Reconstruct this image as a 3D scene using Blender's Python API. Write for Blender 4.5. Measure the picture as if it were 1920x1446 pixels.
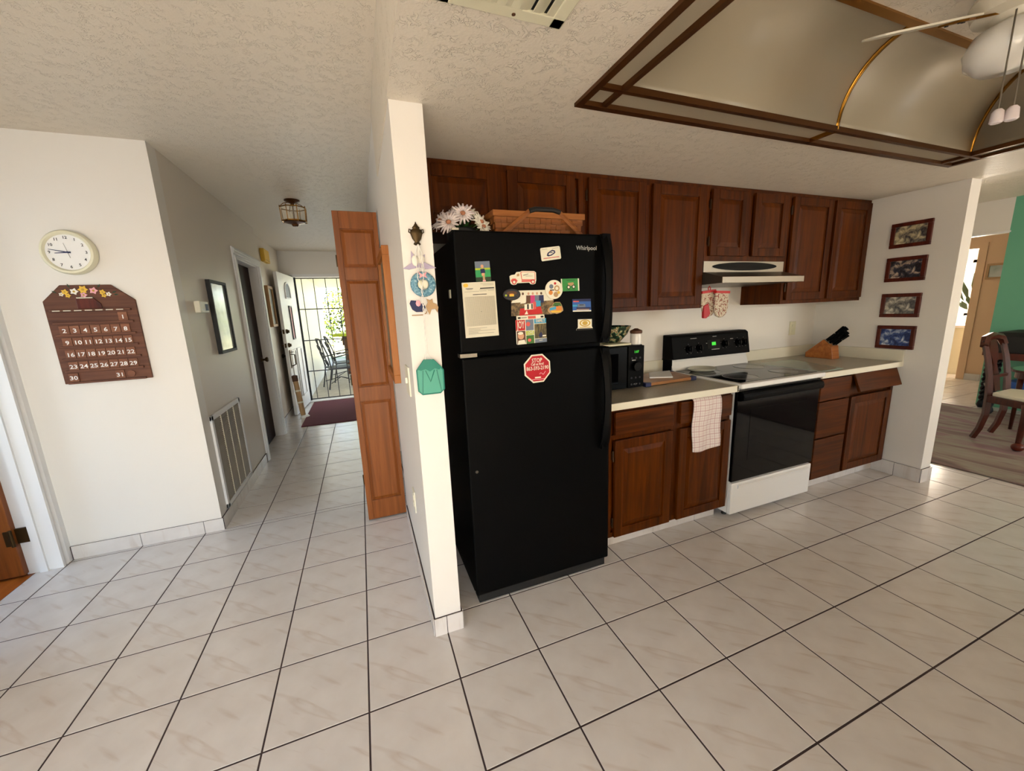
import bpy, bmesh, math, random
from mathutils import Vector, Matrix
random.seed(7)
scn = bpy.context.scene
COL = scn.collection
for o in list(bpy.data.objects): bpy.data.objects.remove(o)
PI = math.pi

# ---------------------------------------------------------------- camera
FPX, YAW, PITCH, ROLL = 725.57, .36072, -.1965, -.04057
CAM = Vector((.12326, -1.27763, 1.41923))
fw = Vector((math.sin(YAW)*math.cos(PITCH), math.cos(YAW)*math.cos(PITCH), math.sin(PITCH)))
rt = Vector((math.cos(YAW), -math.sin(YAW), 0)); up = rt.cross(fw)
r2 = rt*math.cos(ROLL)+up*math.sin(ROLL); u2 = up*math.cos(ROLL)-rt*math.sin(ROLL)
cd = bpy.data.cameras.new('camera'); cam = bpy.data.objects.new('camera', cd); COL.objects.link(cam)
cd.sensor_fit = 'HORIZONTAL'; cd.sensor_width = 36; cd.lens = FPX/1920*36; cd.clip_start = .01; cd.clip_end = 200
M = Matrix((r2, u2, -fw)).transposed().to_4x4(); M.translation = CAM
cam.matrix_world = M
scn.camera = cam
def pix(p):
    d = Vector(p)-CAM; z = d.dot(fw)
    return (960+FPX*d.dot(r2)/z, 723-FPX*d.dot(u2)/z, z)

# ---------------------------------------------------------------- world, sun, window light, exposure
w = bpy.data.worlds.new('world'); scn.world = w; w.use_nodes = True
nt = w.node_tree; bg = nt.nodes['Background']
sky = nt.nodes.new('ShaderNodeTexSky'); sky.sky_type = 'NISHITA'; sky.sun_disc = False
sky.sun_elevation = math.radians(33); sky.sun_rotation = math.radians(188)
nt.links.new(sky.outputs[0], bg.inputs[0]); bg.inputs[1].default_value = .8
def sun(rot, e, col):
    l = bpy.data.lights.new('sun', 'SUN'); l.energy = e; l.color = col; l.angle = .01
    o = bpy.data.objects.new('sun', l); COL.objects.link(o); o.rotation_euler = rot
sun((math.radians(57), 0, math.radians(14)), 78, (1, .85, .64))   # low sun behind the house: falls through the slider onto the floor behind the photographer
def area(loc, rot, sx, sy, e, col, spread=180):
    l = bpy.data.lights.new('window_light', 'AREA'); l.shape = 'RECTANGLE'; l.size = sx; l.size_y = sy; l.energy = e; l.color = col; l.spread = math.radians(spread)
    o = bpy.data.objects.new('window_light', l); COL.objects.link(o); o.location = loc; o.rotation_euler = rot
# daylight entering by the glazed openings of the rear wall, the dining window and the entrance
area((-.75, -5.15, 1.1), (math.radians(74), 0, math.radians(26)), 1.3, 1.9, 50, (.56, .78, 1), 95)
area((-1.66, -1.75, 1.15), (0, math.radians(-82), 0), 1.6, 1.5, 9, (.86, .92, 1))  # added light at the unseen nook window, brightens the left side
area((-3.0, 1.0, 1.3), (0, math.radians(-90), 0), 1.3, 1.2, 11, (.55, .77, 1))
area((5.7, -5.15, 1.4), (math.radians(80), 0, 0), 1.7, 1.3, 60, (.8, .91, 1))
area((10.45, 2.5, 1.45), (0, math.radians(90), 0), 1.0, 1.2, 150, (1, .88, .72))
area((-.32, 6.12, 1.05), (math.radians(-90), 0, 0), .9, 1.9, 8, (.88, .94, 1))
vs = scn.view_settings; vs.view_transform = 'Standard'; vs.look = 'None'; vs.gamma = 1; vs.exposure = -.14; vs.use_curve_mapping = False

# ---------------------------------------------------------------- materials
MT = {}
def new_mat(name):
    m = bpy.data.materials.new(name); m.use_nodes = True; MT[name] = m
    return m, m.node_tree, m.node_tree.nodes['Principled BSDF']
def lin(c):
    if isinstance(c, str):
        c = tuple(int(c[i:i+2], 16)/255 for i in (0, 2, 4))
        c = tuple(x/12.92 if x <= .04045 else ((x+.055)/1.055)**2.4 for x in c)
    return (*c[:3], 1)
def bump(t, b, fac, strength, dist=.002):
    n = t.nodes.new('ShaderNodeBump'); n.inputs['Strength'].default_value = strength; n.inputs['Distance'].default_value = dist
    t.links.new(fac, n.inputs['Height']); t.links.new(n.outputs[0], b.inputs['Normal'])
def coords(t, scale, rnd=0, rot=(0, 0, 0)):
    tc = t.nodes.new('ShaderNodeTexCoord'); mp = t.nodes.new('ShaderNodeMapping')
    mp.inputs['Scale'].default_value = scale; mp.inputs['Rotation'].default_value = rot
    t.links.new(tc.outputs['Object'], mp.inputs[0])
    if rnd:
        oi = t.nodes.new('ShaderNodeObjectInfo'); mu = t.nodes.new('ShaderNodeMath'); mu.operation = 'MULTIPLY'; mu.inputs[1].default_value = rnd
        t.links.new(oi.outputs['Random'], mu.inputs[0]); t.links.new(mu.outputs[0], mp.inputs['Location'])
    return mp.outputs[0]
def noise(t, vec, scale=1, detail=3, rough=.5, dist=0):
    n = t.nodes.new('ShaderNodeTexNoise'); n.inputs['Scale'].default_value = scale; n.inputs['Detail'].default_value = detail
    n.inputs['Roughness'].default_value = rough; n.inputs['Distortion'].default_value = dist; t.links.new(vec, n.inputs['Vector']); return n.outputs['Fac']
def ramp(t, fac, stops, interp='LINEAR'):
    r = t.nodes.new('ShaderNodeValToRGB'); r.color_ramp.interpolation = interp; e = r.color_ramp.elements
    while len(e) < len(stops): e.new(.5)
    for k, (p, c) in enumerate(stops): e[k].position = p; e[k].color = lin(c)
    t.links.new(fac, r.inputs[0]); return r.outputs[0]
def plain(name, col, rough=.5, metal=0, spec=.5, emit=0, alpha=1, trans=0, coat=0, bs=0, bscale=60):
    m, t, b = new_mat(name)
    b.inputs['Base Color'].default_value = lin(col); b.inputs['Roughness'].default_value = rough; b.inputs['Metallic'].default_value = metal
    b.inputs['Specular IOR Level'].default_value = spec; b.inputs['Transmission Weight'].default_value = trans; b.inputs['Alpha'].default_value = alpha
    b.inputs['Coat Weight'].default_value = coat
    if emit: b.inputs['Emission Color'].default_value = lin(col); b.inputs['Emission Strength'].default_value = emit
    # faint tonal unevenness so no surface is dead flat
    if not emit and not trans:
        f = noise(t, coords(t, (bscale,)*3), 1, 3)
        r = b.inputs['Roughness']; mr = t.nodes.new('ShaderNodeMapRange'); mr.inputs[3].default_value = max(0, rough-.05); mr.inputs[4].default_value = min(1, rough+.05)
        t.links.new(f, mr.inputs[0]); t.links.new(mr.outputs[0], r)
        if bs: bump(t, b, f, bs)
    return m
def wood(name, dark, mid, light, axis='z', rough=.38, sc=34, coat=.15, spec=.32):
    m, t, b = new_mat(name)
    s = {'x': (1.6, sc, sc), 'y': (sc, 1.6, sc), 'z': (sc, sc, 1.6)}[axis]
    v = coords(t, s, rnd=40)
    f = noise(t, v, 1, 5, .6, .8)
    t.links.new(ramp(t, f, [(.25, dark), (.5, mid), (.78, light)]), b.inputs['Base Color'])
    s2 = {'x': (3, 260, 260), 'y': (260, 3, 260), 'z': (260, 260, 3)}[axis]
    bump(t, b, noise(t, coords(t, s2, rnd=10), 1, 2), .12, .001)
    b.inputs['Roughness'].default_value = rough; b.inputs['Coat Weight'].default_value = coat; b.inputs['Coat Roughness'].default_value = .3; b.inputs['Specular IOR Level'].default_value = spec
    return m
def mottled(name, stops, scale=30, rough=.5, detail=3, dist=0, bs=0, rnd=8, interp='LINEAR', stretch=(1, 1, 1)):
    m, t, b = new_mat(name)
    f = noise(t, coords(t, tuple(scale*q for q in stretch), rnd=rnd), 1, detail, .55, dist)
    t.links.new(ramp(t, f, stops, interp), b.inputs['Base Color']); b.inputs['Roughness'].default_value = rough
    if bs: bump(t, b, f, bs)
    return m

def paint(name, col, texture):
    m, t, b = new_mat(name); b.inputs['Base Color'].default_value = lin(col)
    b.inputs['Roughness'].default_value = .48 if texture else .42; b.inputs['Specular IOR Level'].default_value = .35
    if texture:     # skip-trowel plaster: thin raised ridges over a soft grain
        v = coords(t, (1, 1, 1))
        n = noise(t, v, 48, 2, .5, 1.1)
        a = t.nodes.new('ShaderNodeMath'); a.operation = 'SUBTRACT'; a.inputs[1].default_value = .5; t.links.new(n, a.inputs[0])
        c = t.nodes.new('ShaderNodeMath'); c.operation = 'ABSOLUTE'; t.links.new(a.outputs[0], c.inputs[0])
        rr = ramp(t, c.outputs[0], [(0, (0, 0, 0)), (.05, (1, 1, 1))])
        msk = ramp(t, noise(t, v, 22, 2), [(.45, (1, 1, 1)), (.6, (0, 0, 0))])
        mu = t.nodes.new('ShaderNodeMath'); mu.operation = 'MAXIMUM'; t.links.new(rr, mu.inputs[0]); t.links.new(msk, mu.inputs[1])
        ad = t.nodes.new('ShaderNodeMath'); ad.operation = 'MULTIPLY_ADD'; ad.inputs[1].default_value = .35
        t.links.new(noise(t, v, 120, 2), ad.inputs[0]); t.links.new(mu.outputs[0], ad.inputs[2])
        bump(t, b, ad.outputs[0], .7, .003)
    else:
        bump(t, b, noise(t, coords(t, (1, 1, 1)), 160, 2), .12, .001)
    return m
paint('wall_white', 'E9E4DC', False); paint('ceiling_white', 'E6DCCB', True); paint('trim_white', 'ECEBEA', False)
paint('hall_white', 'E2D8CA', False)
paint('teal_paint', '6DB293', False); paint('peach_paint', 'E2BE98', False); paint('stucco', 'EFEDEA', False)
def tile_material():
    m, t, b = new_mat('floor_tile')
    v = coords(t, (1, 1, 1))
    base = ramp(t, noise(t, v, 9, 3), [(.3, 'D6CFC9'), (.7, 'DFDAD5')])
    m2 = t.nodes.new('ShaderNodeMapping'); m2.inputs['Scale'].default_value = (1.5, 13, 1); m2.inputs['Location'].default_value = (.1, .6, 0)
    t.links.new(coords(t, (1, 1, 1), rot=(0, 0, math.radians(38))), m2.inputs[0]); v2 = m2.outputs[0]
    f = noise(t, v2, 1.3, 2, .45, .12)
    vein = ramp(t, f, [(.58, (0, 0, 0)), (.63, (1, 1, 1)), (.68, (0, 0, 0))])
    fine = ramp(t, noise(t, v2, 2.6, 2, .5, .2), [(.60, (0, 0, 0)), (.625, (.5, .5, .5)), (.65, (0, 0, 0))])
    ad = t.nodes.new('ShaderNodeMath'); ad.operation = 'ADD'; t.links.new(vein, ad.inputs[0]); t.links.new(fine, ad.inputs[1])
    mu = t.nodes.new('ShaderNodeMath'); mu.operation = 'MULTIPLY'; mu.inputs[1].default_value = .19; t.links.new(ad.outputs[0], mu.inputs[0])
    mx = t.nodes.new('ShaderNodeMix'); mx.data_type = 'RGBA'; t.links.new(mu.outputs[0], mx.inputs[0]); t.links.new(base, mx.inputs[6]); mx.inputs[7].default_value = lin('A5805A')
    t.links.new(mx.outputs[2], b.inputs['Base Color']); b.inputs['Roughness'].default_value = .2; b.inputs['Specular IOR Level'].default_value = .5
    bump(t, b, noise(t, v, 14, 2), .05, .002)
tile_material()
plain('grout', '40302E', .9)
wood('oak', '2C1000', '4A2000', '632F02', rough=.4, coat=.0, spec=.13); wood('oak_h', '2C1000', '4A2000', '632F02', 'x', rough=.4, coat=.0, spec=.13)
wood('oak_panel', '301200', '502300', '673202', sc=26, rough=.4, coat=.0, spec=.13)
wood('honey', '6E3A12', '844818', '985822', rough=.45, coat=.05)
wood('frame_orange', '7E420E', '9C5A1A', 'B4702A', rough=.4)
wood('cherry', '3A1208', '541D0E', '6C2A16'); wood('walnut', '4A2A1C', '633C2A', '784C36', 'x', rough=.55, coat=0); wood('walnut_tile', '6A4028', '805038', '946448', 'x', rough=.55, coat=0)
wood('dark_door', '1E0F0A', '2C1810', '3A2117', rough=.6, coat=0, spec=.1); wood('chair_wood', '2A0F08', '431A0E', '5A2614', rough=.3)
wood('block_wood', '8A4A18', 'A9622A', 'BD7838', 'x'); wood('board_wood', '8B5A30', 'A9733F', 'BE8A52', 'x'); wood('floor_wood', '8A4412', 'A8581B', 'C07028', 'y', rough=.3, sc=14)
wood('basket_wood', '6B3A14', '8C5222', 'A86A33', 'x', rough=.6); wood('basket_wood_z', '6B3A14', '875020', '9C6230', 'z', rough=.6)
plain('black_plastic', '030303', .5, spec=.08, bs=.12, bscale=420); plain('black_gloss', '040404', .25, spec=.1); plain('black_matte', '101010', .6)
plain('glass_black', '040405', .06, spec=.14); plain('burner_grey', '2E3136', .12); plain('dark_window', '060607', .06, spec=.12)
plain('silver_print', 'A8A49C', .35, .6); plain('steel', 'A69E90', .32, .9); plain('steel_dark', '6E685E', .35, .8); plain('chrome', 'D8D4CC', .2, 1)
plain('enamel', 'ECEAE6', .22, coat=.3); plain('laminate_edge', 'E6DFCA', .35); mottled('laminate', [(.3, 'A79E8B'), (.7, 'B9B09C')], 90, .32)
plain('cream', 'E4DFC2', .4); plain('ivory', 'E8E2CC', .4); plain('white', 'F2F0EC', .5); plain('paper', 'DAD2BC', .8); plain('paper_line', 'A7A08F', .8); plain('ink', '2A2622', .8)
plain('brass', 'A07028', .22, .95); plain('brass_dark', '5E3A1A', .35, .7); plain('bronze', '4A3A22', .4, .8); plain('iron', '3C3A3E', .5, .5); plain('iron_black', '121213', .5, .3)
plain('hinge_brown', '3A2410', .45, .5)
plain('red', 'C01818', .45); plain('sign_red', 'B51020', .4); plain('pinkred', 'D85A50', .5); plain('pink', 'E8A8B0', .6); plain('magenta', 'C83A78', .6)
plain('green', '2E8A3A', .5); plain('leaf', '3E6A2A', .55); plain('leaf_dark', '20361A', .55); plain('lime', 'B0C030', .5); plain('grass_green', '2E9A58', .6)
plain('blue', '2A5CA8', .5); plain('navy', '1C2450', .6); plain('sky_blue', '3A9AC0', .5); plain('slate', '6E7888', .6); plain('yellow', 'E4B83A', .5); plain('gold', 'C09A3C', .4, .4)
plain('tan', 'B89468', .6); plain('brown', '5A3820', .6); plain('skin', 'D09A78', .6); plain('orange', 'D8843A', .6)
plain('teal_plastic', '067A68', .35); plain('petal', 'E8DCDC', .6); plain('petal_white', 'F0EADC', .6); plain('flower_center', 'B87A5A', .7)
plain('lavender', 'B4A6BE', .6); mottled('wreath_blue', [(.35, '3A6E86'), (.6, '7AA6B8'), (.75, 'D8E0E0')], 130, .6, bs=.3)
plain('thread', 'EFEAE2', .7); plain('display_green', '40F040', .5, emit=.35); plain('louver_grey', 'A69A8A', .6)
def acrylic():
    m, t, b = new_mat('acrylic'); b.inputs['Base Color'].default_value = lin('AA9F89'); b.inputs['Roughness'].default_value = .35
    f = noise(t, coords(t, (2, 2, 2)), 1, 2); bump(t, b, f, .05, .01)
acrylic()
plain('fan_white', 'E8E0CC', .35); plain('globe', 'F4F0E6', .18, coat=.5)
m, t, b = new_mat('clear_glass'); b.inputs['Roughness'].default_value = .03; b.inputs['Base Color'].default_value = (.6, .64, .62, 1); b.inputs['Alpha'].default_value = .1
m, t, b = new_mat('green_glass'); b.inputs['Roughness'].default_value = .12; b.inputs['Base Color'].default_value = lin('A9BDAF'); b.inputs['Alpha'].default_value = .75
m, t, b = new_mat('swatter_mesh'); b.inputs['Roughness'].default_value = .4; b.inputs['Base Color'].default_value = lin('56AE96'); b.inputs['Alpha'].default_value = .85
m, t, b = new_mat('lantern_glass'); b.inputs['Roughness'].default_value = .05; b.inputs['Base Color'].default_value = lin('E8DCC0'); b.inputs['Alpha'].default_value = .25
mottled('mat_red', [(.3, '4E1220'), (.7, '6A1C2C')], 240, .95, bs=.4)
mottled('rug', [(.25, '5A4E48'), (.42, '7A625C'), (.52, '8C8676'), (.62, '86686A'), (.8, '6C6258')], 1, .95, 4, .6, bs=.2, stretch=(4.5, 1.4, 1))
mottled('concrete', [(.3, 'B8B0A4'), (.7, 'CFC8BC')], 8, .9); mottled('lawn', [(.3, '98A078'), (.7, 'C0C0A0')], 6, .9)
mottled('mosaic', [(.35, '16281E'), (.47, '2E6A4A'), (.55, 'C8B890'), (.62, '7A5A30'), (.7, 'D8D0B8')], 38, .3, 1, interp='CONSTANT')
mottled('mitt_print', [(.40, 'C8B8A0'), (.50, 'E2D8C6'), (.57, '8A6A50'), (.64, '9A3034'), (.72, 'D8CCB8')], 70, .9, 2)
for k, st in enumerate(([(.35, '2E2A34'), (.48, '8A8272'), (.58, 'C8BC94'), (.7, 'E4DCC4')], [(.36, '14141A'), (.5, '3E404C'), (.6, 'B8A490'), (.72, 'E0D4C4')], [(.36, '4A4A4E'), (.5, '8A867E'), (.6, 'C8C2B2'), (.72, 'E8E4DA')], [(.36, '1A2A5A'), (.5, '3E5690'), (.6, 'A8B4C8'), (.7, 'E8E8EC')])):
    mottled('winter_print_%d' % k, st, 26, .35, 5, .8, rnd=0)
mottled('hall_print', [(.3, '9AA8A0'), (.6, 'C8CEC8'), (.8, 'D8CCD0')], 5, .15); mottled('entry_print', [(.3, '5A5E4A'), (.7, '8A8E80')], 6, .4)
mottled('bush_photo', [(.35, '26301C'), (.55, '5A5A34'), (.7, '8A7A4A')], 60, .6)
mottled('group_photo', [(.4, '4A3C28'), (.6, '8A7048')], 70, .5); mottled('forest_photo', [(.4, '3A3420'), (.6, '7A6A40')], 90, .5, stretch=(3, 1, .6))
def plaid():
    m, t, b = new_mat('towel_plaid')
    tc = t.nodes.new('ShaderNodeTexCoord'); sp = t.nodes.new('ShaderNodeSeparateXYZ'); t.links.new(tc.outputs['Object'], sp.inputs[0])
    outs = []
    for ax in (0, 2):
        mu = t.nodes.new('ShaderNodeMath'); mu.operation = 'MULTIPLY'; mu.inputs[1].default_value = 32; t.links.new(sp.outputs[ax], mu.inputs[0])
        fr = t.nodes.new('ShaderNodeMath'); fr.operation = 'FRACT'; t.links.new(mu.outputs[0], fr.inputs[0])
        outs.append(ramp(t, fr.outputs[0], [(0, (.8, .8, .8)), (.12, (0, 0, 0)), (.5, (.35, .35, .35)), (.57, (0, 0, 0))], 'CONSTANT'))
    ad = t.nodes.new('ShaderNodeMath'); ad.operation = 'ADD'; ad.use_clamp = True; t.links.new(outs[0], ad.inputs[0]); t.links.new(outs[1], ad.inputs[1])
    t.links.new(ramp(t, ad.outputs[0], [(0, 'E6DAD2'), (1, 'C09290')]), b.inputs['Base Color']); b.inputs['Roughness'].default_value = .95
    bump(t, b, noise(t, tc.outputs['Object'], 500, 2), .3, .001)
plaid()

# ---------------------------------------------------------------- geometry helpers
ORG = {}
class G:
    def __init__(s): s.v = []; s.f = []; s.m = []; s.cur = 0
    def add(s, vs, fs):
        n = len(s.v); s.v += [Vector(q) for q in vs]
        for f in fs: s.f.append([i+n for i in f]); s.m.append(s.cur)
        return s
    def box(s, x0, x1, y0, y1, z0, z1):
        return s.add([(x0,y0,z0),(x1,y0,z0),(x1,y1,z0),(x0,y1,z0),(x0,y0,z1),(x1,y0,z1),(x1,y1,z1),(x0,y1,z1)],
                     [(0,3,2,1),(4,5,6,7),(0,1,5,4),(1,2,6,5),(2,3,7,6),(3,0,4,7)])
    def hexa(s, a, b):      # two quads
        return s.add(list(a)+list(b), [(0,1,2,3),(4,5,6,7),(0,1,5,4),(1,2,6,5),(2,3,7,6),(3,0,4,7)])
    def prism(s, pts, a, b, plane='xz'):
        fn = {'xz': lambda p, d: (p[0], d, p[1]), 'xy': lambda p, d: (p[0], p[1], d), 'yz': lambda p, d: (d, p[0], p[1])}[plane]
        n = len(pts)
        return s.add([fn(p, a) for p in pts]+[fn(p, b) for p in pts], [list(range(n)), list(range(n, 2*n))]+[(i, (i+1) % n, n+(i+1) % n, n+i) for i in range(n)])
    def tube(s, pts, r, n=8, closed=False, flat=1):
        pts = [Vector(p) for p in pts]; N = len(pts); rs = r if isinstance(r, (list, tuple)) else [r]*N
        vs = []; prev = None
        for i, p in enumerate(pts):
            if closed: d = pts[(i+1) % N]-pts[i-1]
            else: d = pts[min(i+1, N-1)]-pts[max(i-1, 0)]
            d.normalize()
            a = prev if prev is not None else (Vector((0, 0, 1)) if abs(d.z) < .9 else Vector((1, 0, 0)))
            a = (a-d*a.dot(d)).normalized(); b = d.cross(a); prev = a
            for k in range(n):
                t = 2*PI*k/n; vs.append(p+(a*math.cos(t)+b*math.sin(t)*flat)*rs[i])
        fs = [(i*n+k, i*n+(k+1) % n, ((i+1) % N)*n+(k+1) % n, ((i+1) % N)*n+k) for i in range(N if closed else N-1) for k in range(n)]
        if not closed: fs += [list(range(n)), list(range((N-1)*n, N*n))]
        return s.add(vs, fs)
    def cyl(s, p, q, r0, r1=None, n=20): return s.tube([p, q], [r0, r0 if r1 is None else r1], n)
    def lathe(s, prof, c, axis='z', n=24):
        vs = []; c = Vector(c)
        for r, h in prof:
            for k in range(n):
                a = 2*PI*k/n; x, y = r*math.cos(a), r*math.sin(a)
                vs.append(c+Vector({'z': (x, y, h), 'y': (x, h, y), 'x': (h, x, y)}[axis]))
        N = len(prof)
        return s.add(vs, [(i*n+k, i*n+(k+1) % n, (i+1)*n+(k+1) % n, (i+1)*n+k) for i in range(N-1) for k in range(n)]+[list(range(n)), list(range((N-1)*n, N*n))])
    def ball(s, c, rx, ry=None, rz=None, n=14):
        ry = rx if ry is None else ry; rz = rx if rz is None else rz; m = n//2
        prof = [(math.sin(PI*i/m), -math.cos(PI*i/m)) for i in range(m+1)]; prof[0] = (.02, -1); prof[-1] = (.02, 1)
        st = len(s.v); s.lathe(prof, (0, 0, 0), 'z', n)
        for i in range(st, len(s.v)): q = s.v[i]; s.v[i] = Vector((c[0]+q.x*rx, c[1]+q.y*ry, c[2]+q.z*rz))
        return s
    def xf(s, mat, st=0):
        for i in range(st, len(s.v)): s.v[i] = mat @ s.v[i]
        return s
    def mesh(s, name, mats, off):
        me = bpy.data.meshes.new(name); me.from_pydata([tuple(q-off) for q in s.v], [], s.f)
        for mm in mats: me.materials.append(MT[mm])
        if len(mats) > 1: me.polygons.foreach_set('material_index', s.m)
        bm = bmesh.new(); bm.from_mesh(me); bmesh.ops.recalc_face_normals(bm, faces=bm.faces[:]); bm.to_mesh(me); bm.free()
        return me
    def build(s, name, mats, parent=None, smooth=False, bevel=0, label=None):
        if isinstance(mats, str): mats = [mats]
        if parent is None:
            xs, ys, zs = zip(*s.v); off = Vector(((min(xs)+max(xs))/2, (min(ys)+max(ys))/2, min(zs)))
        else: off = ORG[parent]
        me = s.mesh(name, mats, off)
        o = bpy.data.objects.new(name, me); COL.objects.link(o); ORG[o] = off
        if parent is None: o.location = off
        else: o.parent = parent
        if smooth:
            me.polygons.foreach_set('use_smooth', [True]*len(me.polygons))
            if smooth != 'all': me.set_sharp_from_angle(angle=math.radians(40))
        if bevel:
            bv = o.modifiers.new('bevel', 'BEVEL'); bv.width = bevel; bv.segments = 2; bv.limit_method = 'ANGLE'
        if label: o['label'] = label
        return o
def thing(name, label, cat, loc, group=None):
    o = bpy.data.objects.new(name, None); COL.objects.link(o); o.location = loc; ORG[o] = Vector(loc); o.empty_display_size = .05
    return tag(o, label, cat, group)
def tag(o, label, cat, group=None):
    o['label'] = label; o['category'] = cat
    if group: o['group'] = group
    return o
def struct(o): o['kind'] = 'structure'; return o
def box(*a): return G().box(*a)
def text(s, size, loc, mat, parent, ex=(1, 0, 0), ey=(0, 0, 1), name='lettering', align='CENTER', sx=1, depth=.0004):
    cu = bpy.data.curves.new('t', 'FONT'); cu.body = s; cu.size = size; cu.align_x = align; cu.align_y = 'CENTER'; cu.extrude = depth; cu.resolution_u = 2; cu.offset = size*.012
    to = bpy.data.objects.new('t', cu); COL.objects.link(to)
    bpy.context.view_layer.update()
    me = bpy.data.meshes.new_from_object(to.evaluated_get(bpy.context.evaluated_depsgraph_get()))
    bpy.data.objects.remove(to)
    ex = Vector(ex).normalized(); ey = Vector(ey).normalized(); ez = ex.cross(ey)
    mt = Matrix((ex*sx, ey, ez)).transposed().to_4x4(); mt.translation = Vector(loc)-ORG[parent]
    me.transform(mt); me.materials.clear(); me.materials.append(MT[mat])
    o = bpy.data.objects.new(name, me); COL.objects.link(o); o.parent = parent; ORG[o] = ORG[parent]
    return o
def circle(cx, cy, r, n=20, ry=None, a0=0): return [(cx+r*math.cos(a0+2*PI*k/n), cy+(ry or r)*math.sin(a0+2*PI*k/n)) for k in range(n)]

# ================================================================ the setting
H, K = 2.44, 2.135      # main ceiling, kitchen ceiling
T = .339
# ---- floor: slab in grout colour, each tile a piece of its own
slab = G(); slab.box(-1.83, 4.07, -5.2, 1.735, -.1, -.0012); slab.box(-1.10, .95, 1.735, 6.0, -.1, -.0012); slab.box(4.07, 10.7, -5.2, 4, -.1, -.0012)
floor = struct(slab.build('floor', 'grout'))
REG = [(-1.83, 4.07, -5.2, 1.735), (-1.10, .95, 1.735, 5.99), (4.07, 10.7, -5.2, 4)]
GP = .0031
def tile_g(x0, x1, y0, y1):
    g = G(); c = .0008
    g.add([(x0,y0,-.006),(x1,y0,-.006),(x1,y1,-.006),(x0,y1,-.006),(x0,y0,-c),(x1,y0,-c),(x1,y1,-c),(x0,y1,-c),(x0+c,y0+c,0),(x1-c,y0+c,0),(x1-c,y1-c,0),(x0+c,y1-c,0)],
          [(0,3,2,1),(0,1,5,4),(1,2,6,5),(2,3,7,6),(3,0,4,7),(4,5,9,8),(5,6,10,9),(6,7,11,10),(7,4,8,11),(8,9,10,11)])
    return g
cells = []
for (X0, X1, Y0, Y1) in REG:
    for i in range(math.floor(X0/T), math.ceil(X1/T)):
        for j in range(math.floor(Y0/T), math.ceil(Y1/T)):
            x0, x1, y0, y1 = max(i*T, X0), min((i+1)*T, X1), max(j*T, Y0), min((j+1)*T, Y1)
            if x1-x0 < .02 or y1-y0 < .02: continue
            best = 0
            for (px, py) in ((x0, y0), (x1, y0), (x0, y1), (x1, y1), ((x0+x1)/2, (y0+y1)/2)):
                u, v, z = pix((px, py, 0))
                if z > .2 and -30 < u < 1950 and v < 1480: best = max(best, FPX/z)
            cx, cy = (x0+x1)/2, (y0+y1)/2
            # out of sight behind walls and units
            hid = (cy > 1.75 and cx > .25 and cx < .95) or (cx < -1.05 and cy > 1.75) or (.45 < cx < 3.9 and cy > .62) or (cx > 4.1 and cy > .6 and cx < 6.8) or (4.6 < cx < 6.9 and -2 < cy < 1.2) or cx > 9.3 or cy > 3.4 and cx > 1
            full = x1-x0 > T-1e-4 and y1-y0 > T-1e-4
            cells.append((0 if hid else best, x0, x1, y0, y1, full))
cells.sort(key=lambda c: -c[0])
proto = tile_g(-T/2+GP, T/2-GP, -T/2+GP, T/2-GP).mesh('floor_tile', ['floor_tile'], Vector((0, 0, 0)))
rest = G(); cnt = 0
for (b, x0, x1, y0, y1, full) in cells:
    if b > 0 and cnt < 298:
        cnt += 1
        if full: me = proto; loc = Vector(((x0+x1)/2, (y0+y1)/2, 0))
        else:
            loc = Vector(((math.floor((x0+1e-6)/T)+.5)*T, (math.floor((y0+1e-6)/T)+.5)*T, 0))
            me = tile_g(x0+GP, x1-GP, y0+GP, y1-GP).mesh('floor_tile', ['floor_tile'], loc)
        o = bpy.data.objects.new('floor_tile', me); COL.objects.link(o); o.parent = floor; o.location = loc-ORG[floor]; ORG[o] = loc
    else:
        g = tile_g(x0+GP, x1-GP, y0+GP, y1-GP); rest.add(g.v, g.f)
o = rest.build('floor_tile_rest', 'floor_tile', floor); o['kind'] = 'stuff'

# ---- walls
def wall(name, boxes, mat='wall_white'):
    g = G()
    for b in boxes: g.box(*b)
    return struct(g.build(name, mat))
wall('wall_partition', [(.29, .405, .247, 1.40, 0, H), (.29, .405, 1.40, 2.75, 2.05, H), (.29, .405, 2.75, 5.9, 0, H)])
wall('wall_closet', [(.95, 1.05, 1.17, 2.87, 0, H), (.405, .95, 2.77, 2.87, 0, H)])
wall('wall_back', [(.405, 3.945, 1.05, 1.17, 0, H)])
wall('wall_right', [(3.945, 4.07, .187, 3.0, 0, H)])
wall('wall_left', [(-1.84, -.915, 1.735, 1.85, 0, H)])
wall('wall_hall', [(-1.03, -.915, 1.85, 3.16, 0, H), (-1.03, -.915, 3.16, 4.03, 2.0, H), (-1.03, -.915, 4.03, 4.13, 0, H), (-1.1, -.985, 4.13, 5.9, 0, H), (-1.1, -1.03, 3.16, 4.13, 0, H)], 'hall_white')
wall('wall_front', [(-1.1, -.83, 5.9, 6.0, 0, H), (.19, .95, 5.9, 6.0, 0, H), (-.83, .19, 5.9, 6.0, 2.06, H)])
wall('wall_nook', [(-1.84, -1.72, -5.2, -2.6, 0, H), (-1.84, -1.72, -2.6, -.9, 0, .3), (-1.84, -1.72, -2.6, -.9, 2.0, H), (-1.84, -1.72, -.9, .85, 0, H), (-1.84, -1.72, .85, 1.66, 2.04, H), (-1.84, -1.72, 1.66, 1.735, 0, H)])
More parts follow.
